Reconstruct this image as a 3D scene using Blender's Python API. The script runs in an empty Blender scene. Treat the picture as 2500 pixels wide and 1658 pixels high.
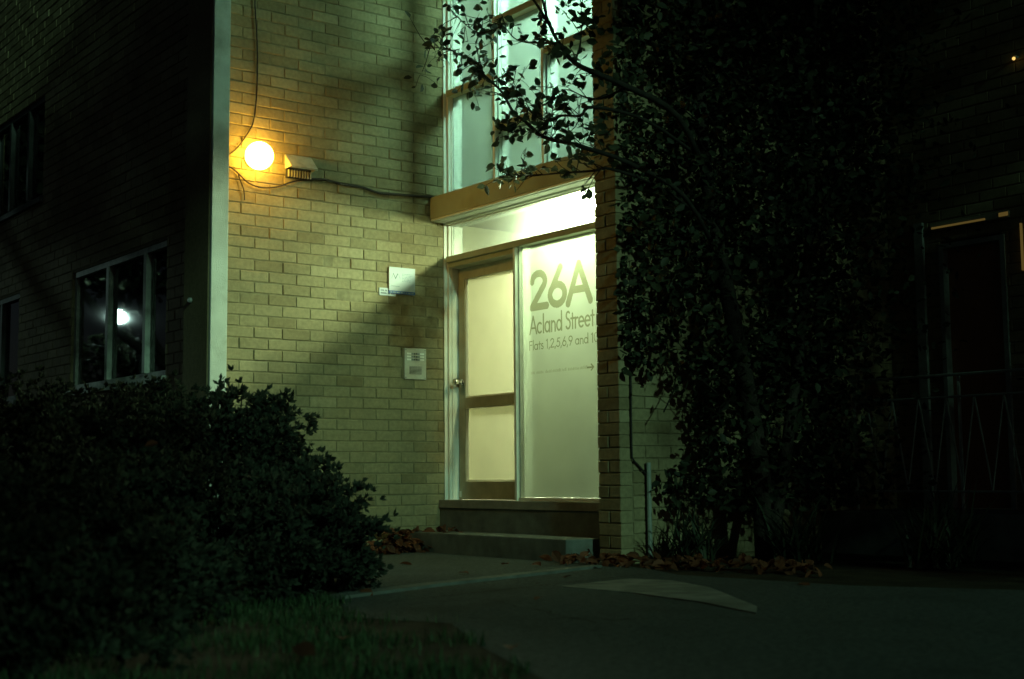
import bpy, bmesh, math, random
import numpy as np
from mathutils import Vector, Matrix

R = random.Random(26)
NR = np.random.default_rng(26)
scene = bpy.context.scene
C = scene.collection

# ------------------------------------------------------------------ camera, sky, light, exposure
cam_d = bpy.data.cameras.new('camera')
cam = bpy.data.objects.new('camera', cam_d)
C.objects.link(cam)
scene.camera = cam
cam_d.sensor_width = 36.0
cam_d.lens = 36.0 * 3300.0 / 2500.0
cam_d.clip_start = 0.05
cam_d.clip_end = 500
YAW, PITCH, ROLL = 0.9253, 0.1004, -0.0088
CAM = Vector((-6.316, -9.336, 0.593))
fw = Vector((math.cos(YAW) * math.cos(PITCH), math.sin(YAW) * math.cos(PITCH), math.sin(PITCH)))
rt = Vector((math.sin(YAW), -math.cos(YAW), 0))
up = rt.cross(fw)
rt2 = rt * math.cos(ROLL) + up * math.sin(ROLL)
up2 = up * math.cos(ROLL) - rt * math.sin(ROLL)
cam.matrix_world = Matrix(((rt2.x, up2.x, -fw.x, CAM.x), (rt2.y, up2.y, -fw.y, CAM.y),
                           (rt2.z, up2.z, -fw.z, CAM.z), (0, 0, 0, 1)))
cam_d.dof.use_dof = True
cam_d.dof.focus_distance = 11.0
cam_d.dof.aperture_fstop = 2.4

SUN_DIR = Vector((0.15, 1.0, -0.36)).normalized()      # the way the light travels
world = bpy.data.worlds.new('World')
scene.world = world
world.use_nodes = True
wn = world.node_tree.nodes
wl = world.node_tree.links
sky = wn.new('ShaderNodeTexSky')
sky.sky_type = 'NISHITA'
sky.sun_disc = False
sky.sun_elevation = math.asin(-SUN_DIR.z)
sky.sun_rotation = math.atan2(-SUN_DIR.x, -SUN_DIR.y)
wl.new(sky.outputs[0], wn['Background'].inputs[0])
wn['Background'].inputs[1].default_value = 0.0035       # night: only a trace of sky light

sun_d = bpy.data.lights.new('sun', 'SUN')
sun_d.energy = 0.80
sun_d.color = (0.46, 1.0, 0.66)
sun_d.angle = math.radians(1.6)
sun = bpy.data.objects.new('sun', sun_d)
sun.rotation_euler = SUN_DIR.to_track_quat('-Z', 'Y').to_euler()
C.objects.link(sun)

scene.view_settings.view_transform = 'Standard'
scene.view_settings.look = 'None'
scene.view_settings.exposure = 0.0
scene.view_settings.gamma = 1.0
scene.view_settings.use_curve_mapping = False
scene.render.engine = 'CYCLES'
scene.cycles.use_denoising = True
scene.cycles.max_bounces = 8
scene.cycles.transparent_max_bounces = 12
scene.cycles.caustics_reflective = False
scene.cycles.caustics_refractive = False
scene.cycles.sample_clamp_indirect = 4.0
scene.cycles.sample_clamp_direct = 0.0

# ------------------------------------------------------------------ helpers
class MB:
    """collects shapes and links them as ONE mesh object"""
    def __init__(self):
        self.v, self.f = [], []
    def box(self, x0, x1, y0, y1, z0, z1):
        n = len(self.v)
        x0, x1 = min(x0, x1), max(x0, x1); y0, y1 = min(y0, y1), max(y0, y1); z0, z1 = min(z0, z1), max(z0, z1)
        self.v += [(x0, y0, z0), (x1, y0, z0), (x1, y1, z0), (x0, y1, z0), (x0, y0, z1), (x1, y0, z1), (x1, y1, z1), (x0, y1, z1)]
        self.f += [(n, n+3, n+2, n+1), (n+4, n+5, n+6, n+7), (n, n+1, n+5, n+4), (n+1, n+2, n+6, n+5), (n+2, n+3, n+7, n+6), (n+3, n, n+4, n+7)]
        return self
    def obox(self, c, ax, ay, az):
        c, ax, ay, az = map(Vector, (c, ax, ay, az)); n = len(self.v)
        for sz in (-1, 1):
            for sx, sy in ((-1, -1), (1, -1), (1, 1), (-1, 1)):
                self.v.append(tuple(c + ax*sx + ay*sy + az*sz))
        self.f += [(n, n+3, n+2, n+1), (n+4, n+5, n+6, n+7), (n, n+1, n+5, n+4), (n+1, n+2, n+6, n+5), (n+2, n+3, n+7, n+6), (n+3, n, n+4, n+7)]
        return self
    def poly(self, pts):
        n = len(self.v); self.v += [tuple(p) for p in pts]; self.f.append(tuple(range(n, n+len(pts)))); return self
    def prism(self, pts2, z0, z1):
        n = len(self.v); m = len(pts2)
        self.v += [(x, y, z0) for x, y in pts2] + [(x, y, z1) for x, y in pts2]
        self.f.append(tuple(range(n+m-1, n-1, -1))); self.f.append(tuple(range(n+m, n+2*m)))
        for i in range(m):
            j = (i+1) % m
            self.f.append((n+i, n+j, n+m+j, n+m+i))
        return self
    def tube(self, pts, rad, sides=6, cap=True):
        pts = [Vector(p) for p in pts]; k = len(pts)
        rad = rad if hasattr(rad, '__len__') else [rad]*k
        n = len(self.v)
        ref = None
        for i, p in enumerate(pts):
            t = (pts[min(i+1, k-1)] - pts[max(i-1, 0)])
            if t.length < 1e-9: t = Vector((0, 0, 1))
            t.normalize()
            if ref is None:
                ref = t.orthogonal().normalized()
            ref = (ref - t*ref.dot(t))
            ref = ref.normalized() if ref.length > 1e-6 else t.orthogonal().normalized()
            b = t.cross(ref)
            for s in range(sides):
                a = 2*math.pi*s/sides
                self.v.append(tuple(p + (ref*math.cos(a) + b*math.sin(a))*rad[i]))
        for i in range(k-1):
            for s in range(sides):
                s2 = (s+1) % sides
                self.f.append((n+i*sides+s, n+i*sides+s2, n+(i+1)*sides+s2, n+(i+1)*sides+s))
        if cap:
            self.f.append(tuple(n+s for s in range(sides-1, -1, -1)))
            self.f.append(tuple(n+(k-1)*sides+s for s in range(sides)))
        return self
    def lathe(self, c, axis, prof, sides=24):
        """prof: (distance along the axis, radius)"""
        c = Vector(c); a = Vector(axis).normalized(); u = a.orthogonal().normalized(); w = a.cross(u)
        n = len(self.v)
        for d, r in prof:
            for s in range(sides):
                t = 2*math.pi*s/sides
                self.v.append(tuple(c + a*d + (u*math.cos(t) + w*math.sin(t))*max(r, 1e-4)))
        for i in range(len(prof)-1):
            for s in range(sides):
                s2 = (s+1) % sides
                self.f.append((n+i*sides+s, n+i*sides+s2, n+(i+1)*sides+s2, n+(i+1)*sides+s))
        self.f.append(tuple(n+s for s in range(sides-1, -1, -1)))
        self.f.append(tuple(n+(len(prof)-1)*sides+s for s in range(sides)))
        return self
    def build(self, name, mat, parent=None, smooth=False, bevel=0, loc=None):
        me = bpy.data.meshes.new(name)
        me.from_pydata(self.v, [], self.f)
        me.materials.append(mat)
        if bevel:
            bm = bmesh.new(); bm.from_mesh(me)
            bmesh.ops.bevel(bm, geom=[e for e in bm.edges if e.calc_face_angle(0) > 0.5], offset=bevel, segments=2, affect='EDGES', profile=0.6)
            bm.to_mesh(me); bm.free()
        me.update()
        if smooth:
            me.polygons.foreach_set('use_smooth', [True]*len(me.polygons))
        return link(name, me, parent)

def link(name, me, parent=None):
    o = bpy.data.objects.new(name, me)
    C.objects.link(o)
    if parent is not None:
        o.parent = parent
        w = Vector((0, 0, 0)); q = parent
        while q is not None:
            w += q.location; q = q.parent
        o.matrix_parent_inverse = Matrix.Translation(-w)
    return o

def tag(o, label=None, cat=None, group=None, kind=None):
    if label: o['label'] = label
    if cat: o['category'] = cat
    if group: o['group'] = group
    if kind: o['kind'] = kind
    return o

def thing(name, loc, label, cat, group=None):
    o = bpy.data.objects.new(name, None)
    o.empty_display_size = 0.2
    C.objects.link(o); o.location = loc
    return tag(o, label, cat, group)

def np_mesh(name, verts, quads, mat, parent=None):
    me = bpy.data.meshes.new(name)
    verts = np.asarray(verts, np.float32); quads = np.asarray(quads, np.int32)
    k = quads.shape[1]
    me.vertices.add(len(verts)); me.vertices.foreach_set('co', verts.ravel())
    me.loops.add(quads.size); me.loops.foreach_set('vertex_index', quads.ravel())
    me.polygons.add(len(quads)); me.polygons.foreach_set('loop_start', np.arange(0, quads.size, k, dtype=np.int32))
    me.update(calc_edges=True); me.validate()
    me.materials.append(mat)
    return link(name, me, parent)

# ------------------------------------------------------------------ materials
def nm(name):
    m = bpy.data.materials.new(name); m.use_nodes = True
    return m, m.node_tree.nodes, m.node_tree.links, m.node_tree.nodes['Principled BSDF']

def surf(name, col, rough=0.7, var=0.25, scale=12.0, bump=0.15, bscale=90.0, spec=0.3, rand=0.0, metal=0.0, stain=None):
    """painted / mineral surface: base colour with two scales of mottling, optional per-piece variation, fine relief"""
    m, n, l, b = nm(name)
    tc = n.new('ShaderNodeTexCoord'); geo = n.new('ShaderNodeNewGeometry')
    n1 = n.new('ShaderNodeTexNoise'); n1.inputs['Scale'].default_value = scale; n1.inputs['Detail'].default_value = 6
    l.new(geo.outputs['Position'], n1.inputs['Vector'])
    mp = n.new('ShaderNodeMapRange'); mp.inputs[1].default_value = 0.3; mp.inputs[2].default_value = 0.7
    mp.inputs[3].default_value = 1-var; mp.inputs[4].default_value = 1+var
    l.new(n1.outputs[0], mp.inputs[0])
    mul = n.new('ShaderNodeMix'); mul.data_type = 'RGBA'; mul.blend_type = 'MULTIPLY'; mul.inputs[0].default_value = 1
    mul.inputs[6].default_value = (*col, 1)
    l.new(mp.outputs[0], mul.inputs[7])
    last = mul.outputs[2]
    if rand:
        oi = n.new('ShaderNodeObjectInfo')
        add = n.new('ShaderNodeMath'); add.operation = 'ADD'
        l.new(oi.outputs['Random'], add.inputs[0]); l.new(geo.outputs['Random Per Island'], add.inputs[1])
        fr = n.new('ShaderNodeMath'); fr.operation = 'FRACT'; l.new(add.outputs[0], fr.inputs[0])
        cr = n.new('ShaderNodeValToRGB'); e = cr.color_ramp.elements
        e[0].position = 0; e[0].color = (1-rand*1.15, 1-rand*1.3, 1-rand*1.5, 1)
        e[1].position = 1; e[1].color = (1+rand*1.5, 1+rand*1.6, 1+rand*2.0, 1)
        for pos, k in ((0.18, -0.55), (0.3, 0.0), (0.72, 0.15), (0.9, 0.5)):
            x = cr.color_ramp.elements.new(pos); x.color = (1+rand*k, 1+rand*k*1.1, 1+rand*k*1.2, 1)
        l.new(fr.outputs[0], cr.inputs[0])
        m2 = n.new('ShaderNodeMix'); m2.data_type = 'RGBA'; m2.blend_type = 'MULTIPLY'; m2.inputs[0].default_value = 1
        l.new(last, m2.inputs[6]); l.new(cr.outputs[0], m2.inputs[7]); last = m2.outputs[2]
    if stain:
        n3 = n.new('ShaderNodeTexNoise'); n3.inputs['Scale'].default_value = stain[1]; n3.inputs['Detail'].default_value = 8
        n3.inputs['Roughness'].default_value = 0.65
        l.new(geo.outputs['Position'], n3.inputs['Vector'])
        r3 = n.new('ShaderNodeMapRange'); r3.inputs[1].default_value = 0.5; r3.inputs[2].default_value = 0.72
        r3.inputs[3].default_value = 0; r3.inputs[4].default_value = stain[2]
        l.new(n3.outputs[0], r3.inputs[0])
        m3 = n.new('ShaderNodeMix'); m3.data_type = 'RGBA'
        l.new(r3.outputs[0], m3.inputs[0]); l.new(last, m3.inputs[6]); m3.inputs[7].default_value = (*stain[0], 1); last = m3.outputs[2]
    l.new(last, b.inputs['Base Color'])
    b.inputs['Roughness'].default_value = rough; b.inputs['Specular IOR Level'].default_value = spec
    b.inputs['Metallic'].default_value = metal
    if bump:
        n2 = n.new('ShaderNodeTexNoise'); n2.inputs['Scale'].default_value = bscale; n2.inputs['Detail'].default_value = 5
        l.new(geo.outputs['Position'], n2.inputs['Vector'])
        bp = n.new('ShaderNodeBump'); bp.inputs['Strength'].default_value = bump; bp.inputs['Distance'].default_value = 0.02
        l.new(n2.outputs[0], bp.inputs['Height']); l.new(bp.outputs[0], b.inputs['Normal'])
    return m

def emit(name, col, strength):
    m, n, l, b = nm(name)
    n.remove(b); e = n.new('ShaderNodeEmission'); e.inputs[0].default_value = (*col, 1); e.inputs[1].default_value = strength
    l.new(e.outputs[0], n['Material Output'].inputs[0]); return m

def leafmat(name, col, var=0.4, rough=0.45, spec=0.4, trans=0.25):
    m, n, l, b = nm(name)
    geo = n.new('ShaderNodeNewGeometry'); oi = n.new('ShaderNodeObjectInfo')
    add = n.new('ShaderNodeMath'); add.operation = 'ADD'
    l.new(oi.outputs['Random'], add.inputs[0]); l.new(geo.outputs['Random Per Island'], add.inputs[1])
    fr = n.new('ShaderNodeMath'); fr.operation = 'FRACT'; l.new(add.outputs[0], fr.inputs[0])
    cr = n.new('ShaderNodeValToRGB'); e = cr.color_ramp.elements
    e[0].color = (col[0]*(1-var), col[1]*(1-var), col[2]*(1-var), 1)
    e[1].color = (col[0]*(1+var*1.4), col[1]*(1+var), col[2]*(1+var*.8), 1)
    l.new(fr.outputs[0], cr.inputs[0]); l.new(cr.outputs[0], b.inputs['Base Color'])
    b.inputs['Roughness'].default_value = rough; b.inputs['Specular IOR Level'].default_value = spec
    if trans:
        t = n.new('ShaderNodeBsdfTranslucent'); l.new(cr.outputs[0], t.inputs[0])
        mx = n.new('ShaderNodeMixShader'); mx.inputs[0].default_value = trans
        l.new(b.outputs[0], mx.inputs[1]); l.new(t.outputs[0], mx.inputs[2]); l.new(mx.outputs[0], n['Material Output'].inputs[0])
    return m

def frosted(name, col, clear, tl=0.4, mottled=0.05):
    """obscured glass: part of the light goes straight through, the rest is spread"""
    m, n, l, b = nm(name); n.remove(b)
    geo = n.new('ShaderNodeNewGeometry')
    ns = n.new('ShaderNodeTexNoise'); ns.inputs['Scale'].default_value = 5; ns.inputs['Detail'].default_value = 4
    l.new(geo.outputs['Position'], ns.inputs['Vector'])
    mp = n.new('ShaderNodeMapRange'); mp.inputs[3].default_value = 1-mottled*2; mp.inputs[4].default_value = 1+mottled*2
    l.new(ns.outputs[0], mp.inputs[0])
    mu = n.new('ShaderNodeMix'); mu.data_type = 'RGBA'; mu.blend_type = 'MULTIPLY'; mu.inputs[0].default_value = 1
    mu.inputs[6].default_value = (*col, 1); l.new(mp.outputs[0], mu.inputs[7])
    dk = n.new('ShaderNodeMix'); dk.data_type = 'RGBA'; dk.blend_type = 'MULTIPLY'; dk.inputs[0].default_value = 1
    dk.inputs[7].default_value = (tl, tl, tl, 1); l.new(mu.outputs[2], dk.inputs[6])
    t = n.new('ShaderNodeBsdfTranslucent'); l.new(dk.outputs[2], t.inputs[0])
    r = n.new('ShaderNodeBsdfRefraction'); r.inputs['IOR'].default_value = 1.12; r.inputs['Roughness'].default_value = 0.42
    l.new(dk.outputs[2], r.inputs[0])
    p = n.new('ShaderNodeBsdfTransparent'); l.new(mu.outputs[2], p.inputs[0])
    g = n.new('ShaderNodeBsdfDiffuse'); g.inputs[0].default_value = (0.55, 0.6, 0.55, 1)
    a = n.new('ShaderNodeMixShader'); a.inputs[0].default_value = 0.45
    l.new(t.outputs[0], a.inputs[1]); l.new(r.outputs[0], a.inputs[2])
    c = n.new('ShaderNodeMixShader'); c.inputs[0].default_value = clear
    l.new(a.outputs[0], c.inputs[1]); l.new(p.outputs[0], c.inputs[2])
    d = n.new('ShaderNodeMixShader'); d.inputs[0].default_value = 0.07
    l.new(c.outputs[0], d.inputs[1]); l.new(g.outputs[0], d.inputs[2])
    l.new(d.outputs[0], n['Material Output'].inputs[0]); return m

def clear_glass(name, tint=(0.9, 0.95, 0.92), refl=1.0):
    m, n, l, b = nm(name); n.remove(b)
    lw = n.new('ShaderNodeFresnel'); lw.inputs[0].default_value = 1.5
    p = n.new('ShaderNodeBsdfTransparent'); p.inputs[0].default_value = (*tint, 1)
    g = n.new('ShaderNodeBsdfGlossy'); g.inputs['Roughness'].default_value = 0.02; g.inputs[0].default_value = (refl, refl, refl, 1)
    mx = n.new('ShaderNodeMixShader'); l.new(lw.outputs[0], mx.inputs[0]); l.new(p.outputs[0], mx.inputs[1]); l.new(g.outputs[0], mx.inputs[2])
    l.new(mx.outputs[0], n['Material Output'].inputs[0]); return m

def vinyl(name, col):
    m, n, l, b = nm(name); n.remove(b)
    p = n.new('ShaderNodeBsdfTransparent'); p.inputs[0].default_value = (*col, 1)
    d = n.new('ShaderNodeBsdfDiffuse'); d.inputs[0].default_value = (0.12, 0.09, 0.05, 1)
    mx = n.new('ShaderNodeMixShader'); mx.inputs[0].default_value = 0.08
    l.new(p.outputs[0], mx.inputs[1]); l.new(d.outputs[0], mx.inputs[2]); l.new(mx.outputs[0], n['Material Output'].inputs[0]); return m

M = {}
M['brick'] = surf('cream brick', (0.240, 0.206, 0.115), 0.85, 0.16, 30, 0.35, 160, 0.2, rand=0.19, stain=((0.10, 0.085, 0.045), 2.2, 0.5))
M['mortar'] = surf('mortar', (0.20, 0.176, 0.104), 0.95, 0.25, 20, 0.3, 200, 0.1)
M['white'] = surf('white gloss paint', (0.74, 0.76, 0.70), 0.45, 0.06, 6, 0.03, 60, 0.4, stain=((0.45, 0.42, 0.33), 9, 0.25))
M['old_white'] = surf('dirty old white paint', (0.36, 0.38, 0.34), 0.6, 0.3, 8, 0.1, 60, 0.3, stain=((0.12, 0.12, 0.1), 6, 0.8))
M['ochre'] = surf('ochre painted timber', (0.35, 0.375, 0.25), 0.6, 0.10, 5, 0.08, 70, 0.3, stain=((0.28, 0.26, 0.15), 4, 0.4))
M['door'] = surf('varnished door timber', (0.40, 0.40, 0.28), 0.5, 0.18, 8, 0.06, 80, 0.35)
M['brown_door'] = surf('brown painted door', (0.30, 0.15, 0.07), 0.6, 0.12, 5, 0.05, 70, 0.3)
M['fin'] = surf('pale painted render', (0.52, 0.56, 0.50), 0.8, 0.12, 7, 0.3, 120, 0.2, stain=((0.24, 0.24, 0.19), 4, 0.6))
M['concrete'] = surf('step concrete', (0.125, 0.142, 0.128), 0.9, 0.25, 9, 0.3, 140, 0.2, stain=((0.08, 0.075, 0.06), 5, 0.6))
M['slab'] = surf('pale paving concrete', (0.24, 0.24, 0.2), 0.9, 0.2, 7, 0.3, 120, 0.2, stain=((0.12, 0.12, 0.1), 4, 0.5))
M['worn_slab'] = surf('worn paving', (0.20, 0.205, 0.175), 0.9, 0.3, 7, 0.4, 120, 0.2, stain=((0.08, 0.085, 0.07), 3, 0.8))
M['asphalt'] = surf('worn asphalt', (0.064, 0.078, 0.074), 0.9, 0.5, 38, 1.0, 150, 0.3, stain=((0.035, 0.038, 0.034), 1.6, 0.75))
M['soil'] = surf('garden soil', (0.035, 0.03, 0.02), 0.95, 0.4, 5, 0.7, 40, 0.1)
M['steel'] = surf('brushed steel', (0.40, 0.44, 0.41), 0.35, 0.08, 40, 0.02, 200, 0.5, metal=0.35)
M['chrome'] = surf('chrome', (0.8, 0.8, 0.78), 0.16, 0.03, 40, 0.0, 200, 0.5, metal=1.0)
M['black'] = surf('black rubber', (0.012, 0.012, 0.012), 0.6, 0.2, 30, 0.0)
M['cable'] = surf('dark cable', (0.018, 0.015, 0.012), 0.6, 0.2, 30, 0.0)
M['grille'] = surf('dark grille', (0.05, 0.055, 0.06), 0.6, 0.2, 60, 0.0)
M['vent'] = surf('galvanised sheet', (0.36, 0.36, 0.29), 0.5, 0.2, 14, 0.05, 60, 0.4, metal=0.1, stain=((0.22, 0.2, 0.14), 20, 0.5))
M['sign'] = surf('white sign face', (0.36, 0.42, 0.45), 0.4, 0.05, 6, 0.0, stain=((0.26, 0.33, 0.35), 12, 0.4))
M['sign_blue'] = surf('blue sign band', (0.03, 0.10, 0.30), 0.4, 0.2, 9, 0.0)
M['sign_ink'] = surf('grey print', (0.06, 0.085, 0.10), 0.5, 0.1, 9, 0.0)
M['sign_faint'] = surf('faint print', (0.20, 0.26, 0.28), 0.5, 0.1, 9, 0.0)
M['label'] = surf('white name strip', (0.8, 0.84, 0.8), 0.4, 0.05, 9, 0.0)
M['button'] = surf('dark button', (0.05, 0.06, 0.055), 0.4, 0.2, 40, 0.0)
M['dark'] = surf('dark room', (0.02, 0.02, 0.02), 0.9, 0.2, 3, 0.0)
M['curtain'] = surf('pale curtain', (0.20, 0.21, 0.2), 0.9, 0.15, 4, 0.0)
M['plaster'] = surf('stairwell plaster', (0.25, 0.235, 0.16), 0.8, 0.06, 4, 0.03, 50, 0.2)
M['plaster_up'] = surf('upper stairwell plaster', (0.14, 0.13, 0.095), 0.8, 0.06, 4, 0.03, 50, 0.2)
M['frost'] = frosted('frosted film', (0.89, 0.98, 0.82), 0.16, 0.225)
M['frost_transom'] = frosted('frosted transom glass', (0.90, 0.97, 0.88), 0.58, 0.30)
M['frost_door'] = frosted('obscured door glass', (0.97, 0.97, 0.80), 0.24, 0.55)
M['frost_up'] = frosted('obscured stair glass', (0.93, 0.97, 0.88), 0.36, 0.20)
M['vinyl'] = vinyl('film cut lettering', (0.49, 0.46, 0.35))
M['vinyl_faint'] = vinyl('faint film lettering', (0.80, 0.78, 0.70))
M['pane'] = clear_glass('window pane')
M['globe'] = emit('orange lamp globe', (1.0, 0.53, 0.06), 50.0)
M['tube'] = emit('entry lamp diffuser', (0.88, 1.0, 0.70), 2350.0)
M['tube_up'] = emit('stair lamp diffuser', (0.52, 1.0, 0.84), 2900.0)
M['street'] = emit('street lamp head', (0.62, 1.0, 0.86), 900.0)
M['amber'] = emit('amber light', (1.0, 0.62, 0.16), 1.2)
M['edge_glow'] = emit('painted edge glow', (1.0, 0.66, 0.16), 0.085)  # glow painted on, standing in for amber lamplight on trim
M['old_frame'] = surf('weathered dark frame', (0.07, 0.075, 0.07), 0.7, 0.3, 8, 0.1)
M['rail'] = surf('weathered railing steel', (0.26, 0.30, 0.27), 0.5, 0.2, 20, 0.05, 80, 0.4)
M['bark'] = surf('bark', (0.035, 0.03, 0.024), 0.9, 0.35, 18, 0.6, 60, 0.1)
M['twig'] = surf('twig bark', (0.022, 0.02, 0.016), 0.9, 0.3, 18, 0.2, 60, 0.1)
M['leaf'] = leafmat('tree leaf', (0.030, 0.040, 0.024), 0.4, 0.55, 0.15)
M['needle'] = leafmat('shrub foliage', (0.028, 0.040, 0.030), 0.5, 0.85, 0.06)
M['grass'] = leafmat('grass', (0.034, 0.07, 0.032), 0.5, 0.6, 0.2)
M['strap'] = leafmat('strappy leaf', (0.03, 0.045, 0.028), 0.4, 0.5, 0.3)
M['dead'] = leafmat('fallen leaf', (0.10, 0.042, 0.022), 0.5, 0.7, 0.2)
M['post'] = surf('grey pipe', (0.24, 0.27, 0.24), 0.6, 0.15, 20, 0.05)

# ------------------------------------------------------------------ ground
def sheet(name, pts, z, mat):
    o = MB().poly([(x, y, z) for x, y in pts]).build(name, mat)
    return tag(o, kind='structure')

sheet('ground', [(-250, -250), (250, -250), (250, 250), (-250, 250)], -0.012, M['soil'])
sheet('path', [(-3.35, -4.2), (-3.15, -4.7), (-3.5, -5.4), (-3.83, -6.2), (-4.7, -8.2), (-5.2, -12), (0.8, -12), (0.5, -6.5), (-0.5, -4.6),
               (-0.62, -3.4), (-0.14, -2.3), (-0.02, -2.1), (-0.02, 0.05), (-2.0, 0.05), (-2.2, -1.6), (-2.6, -2.8)], -0.004, M['asphalt'])
ks = MB().prism([(-2.95, -3.33), (-2.2, -3.03), (-1.1, -2.70), (-0.55, -2.52), (-0.53, -2.60), (-1.07, -2.80), (-2.17, -3.14), (-2.92, -3.44)], -0.03, 0.012)
tag(ks.build('kerb_strip', M['concrete']), kind='structure')
cr = MB()          # cracks and a construction joint in the worn path, as narrow dark filler strips
def crack(p, q, n, amp, w):
    P = [Vector((p[0]+(q[0]-p[0])*i/n + R.gauss(0, amp), p[1]+(q[1]-p[1])*i/n + R.gauss(0, amp))) for i in range(n+1)]
    L_ = []; R_ = []
    for i in range(n+1):
        t = (P[min(i+1, n)]-P[max(i-1, 0)]).normalized(); ww = w*R.uniform(0.5, 1.3)
        L_.append((P[i].x-t.y*ww, P[i].y+t.x*ww)); R_.append((P[i].x+t.y*ww, P[i].y-t.x*ww))
    for i in range(n):
        cr.poly([(*L_[i], -0.001), (*R_[i], -0.001), (*R_[i+1], -0.001), (*L_[i+1], -0.001)])
crack((-2.9, -3.75), (-0.75, -3.25), 14, 0.006, 0.006)
crack((-2.3, -1.9), (-0.7, -1.0), 16, 0.03, 0.004)
crack((-3.0, -4.6), (-1.9, -5.6), 18, 0.04, 0.005)
crack((-2.45, -4.0), (-2.7, -5.1), 14, 0.03, 0.004)
crack((-1.5, -2.9), (-1.75, -3.7), 10, 0.025, 0.004)
tag(cr.build('path_cracks', M['soil']), kind='structure')
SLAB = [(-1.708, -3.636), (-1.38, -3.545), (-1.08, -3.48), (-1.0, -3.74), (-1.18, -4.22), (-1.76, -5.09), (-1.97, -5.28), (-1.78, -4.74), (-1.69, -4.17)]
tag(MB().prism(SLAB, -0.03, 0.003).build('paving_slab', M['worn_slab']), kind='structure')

# ------------------------------------------------------------------ the building
bld = thing('apartment_building', (0, 0, 0), 'cream brick apartment block with lit glazed stair entrance and dark side wings', 'building')
CH = 0.086; BL = 0.24; Z0 = 1.392; XO = -1.861
ROW0, ROW1 = -17, 52

_brick_cache = {}
def brick_mesh(w, d):
    """a brick, origin at the middle of its face's lower edge, face towards -Y, softened edges"""
    key = (round(w, 3), round(d, 3), R.randrange(3))
    if key in _brick_cache: return _brick_cache[key]
    w, d, k = key
    b = bmesh.new(); h = 0.079
    bmesh.ops.create_cube(b, size=1)
    for v in b.verts:
        v.co = Vector((v.co.x*w, (v.co.y+0.5)*d, (v.co.z+0.5)*h))
    ed = [e for e in b.edges if all(v.co.y < 0.001 for v in e.verts)]
    ed += [e for e in b.edges if abs(e.verts[0].co.z-e.verts[1].co.z) > 0.05 and e not in ed]
    bmesh.ops.bevel(b, geom=ed, offset=0.0035 + 0.0012*k, segments=1, affect='EDGES')
    for v in b.verts:
        v.co += Vector((R.uniform(-1, 1), R.uniform(-1, 1), R.uniform(-1, 1)))*0.0012
    me = bpy.data.meshes.new('brick'); b.to_mesh(me); b.free(); me.materials.append(M['brick'])
    _brick_cache[key] = me
    return me

def lay_bricks(wall, items, limit=300, keep=None):
    """items: (x, y, z, rotation, width, depth).  The first `limit` that pass `keep`, nearest first, are objects, the rest one part"""
    camv = CAM
    vis = [it for it in items if keep is None or keep(it)]
    vis.sort(key=lambda it: (Vector(it[:3])-camv).length)
    chosen = set(id(i) for i in vis[:limit])
    V, F, n = [], [], 0
    for it in items:
        x, y, z, rot, w, d = it
        me = brick_mesh(w, d)
        pr = R.gauss(0, 0.0016)
        c, s = math.cos(rot), math.sin(rot)
        x += s*pr; y += -c*pr
        if id(it) in chosen:
            o = link('brick', me, wall); o.location = (x, y, z); o.rotation_euler = (R.gauss(0, .004), R.gauss(0, .004), rot)
        else:
            for v in me.vertices:
                V.append((x + v.co.x*c - v.co.y*s, y + v.co.x*s + v.co.y*c, z + v.co.z))
            F += [tuple(i+n for i in p.vertices) for p in me.polygons]
            n += len(me.vertices)
    if V:
        me = bpy.data.meshes.new('brickwork'); me.from_pydata(V, [], F); me.update(); me.materials.append(M['brick'])
        tag(link('brickwork', me, wall), kind='stuff')

def courses(a0, a1, off, rows, holes=()):
    """running bond between a0 and a1: (centre, row, width)"""
    out = []
    for r in rows:
        o = off + (0 if r % 2 == 0 else 0.12)
        k = math.floor((a0-o)/BL)
        p = o + k*BL
        zr = Z0 + r*CH + 0.0035
        while p < a1:
            l, h = max(p+0.0035, a0), min(p+BL-0.0035, a1)
            spans = [(l, h)]
            for (h0, h1, z0, z1) in holes:
                if zr+0.07 > z0 and zr < z1:
                    ns = []
                    for (s, e) in spans:
                        if e <= h0 or s >= h1: ns.append((s, e)); continue
                        if s < h0: ns.append((s, h0))
                        if e > h1: ns.append((h1, e))
                    spans = ns
            for (s, e) in spans:
                if e-s > 0.025: out.append(((s+e)/2, zr, round(e-s, 3)))
            p += BL
    return out

rows = range(ROW0, ROW1)
ZT = Z0 + ROW1*CH
# wall beside the door (faces -Y)
wa = MB().box(-2.1, 0.0, 0.006, 0.22, -0.3, ZT).build('brick_wall', M['mortar'], bld)
tag(wa, 'lamp-lit cream brick wall left of the door, between pale corner strip and door frame')
its = [(u, 0.0, z, 0.0, w, 0.09) for (u, z, w) in courses(-1.965, 0.0, XO, rows)]
lay_bricks(wa, its, keep=lambda i: -0.02 < i[2] < 4.75 and not (i[0] < -1.35 and i[2] < 1.15))
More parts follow.
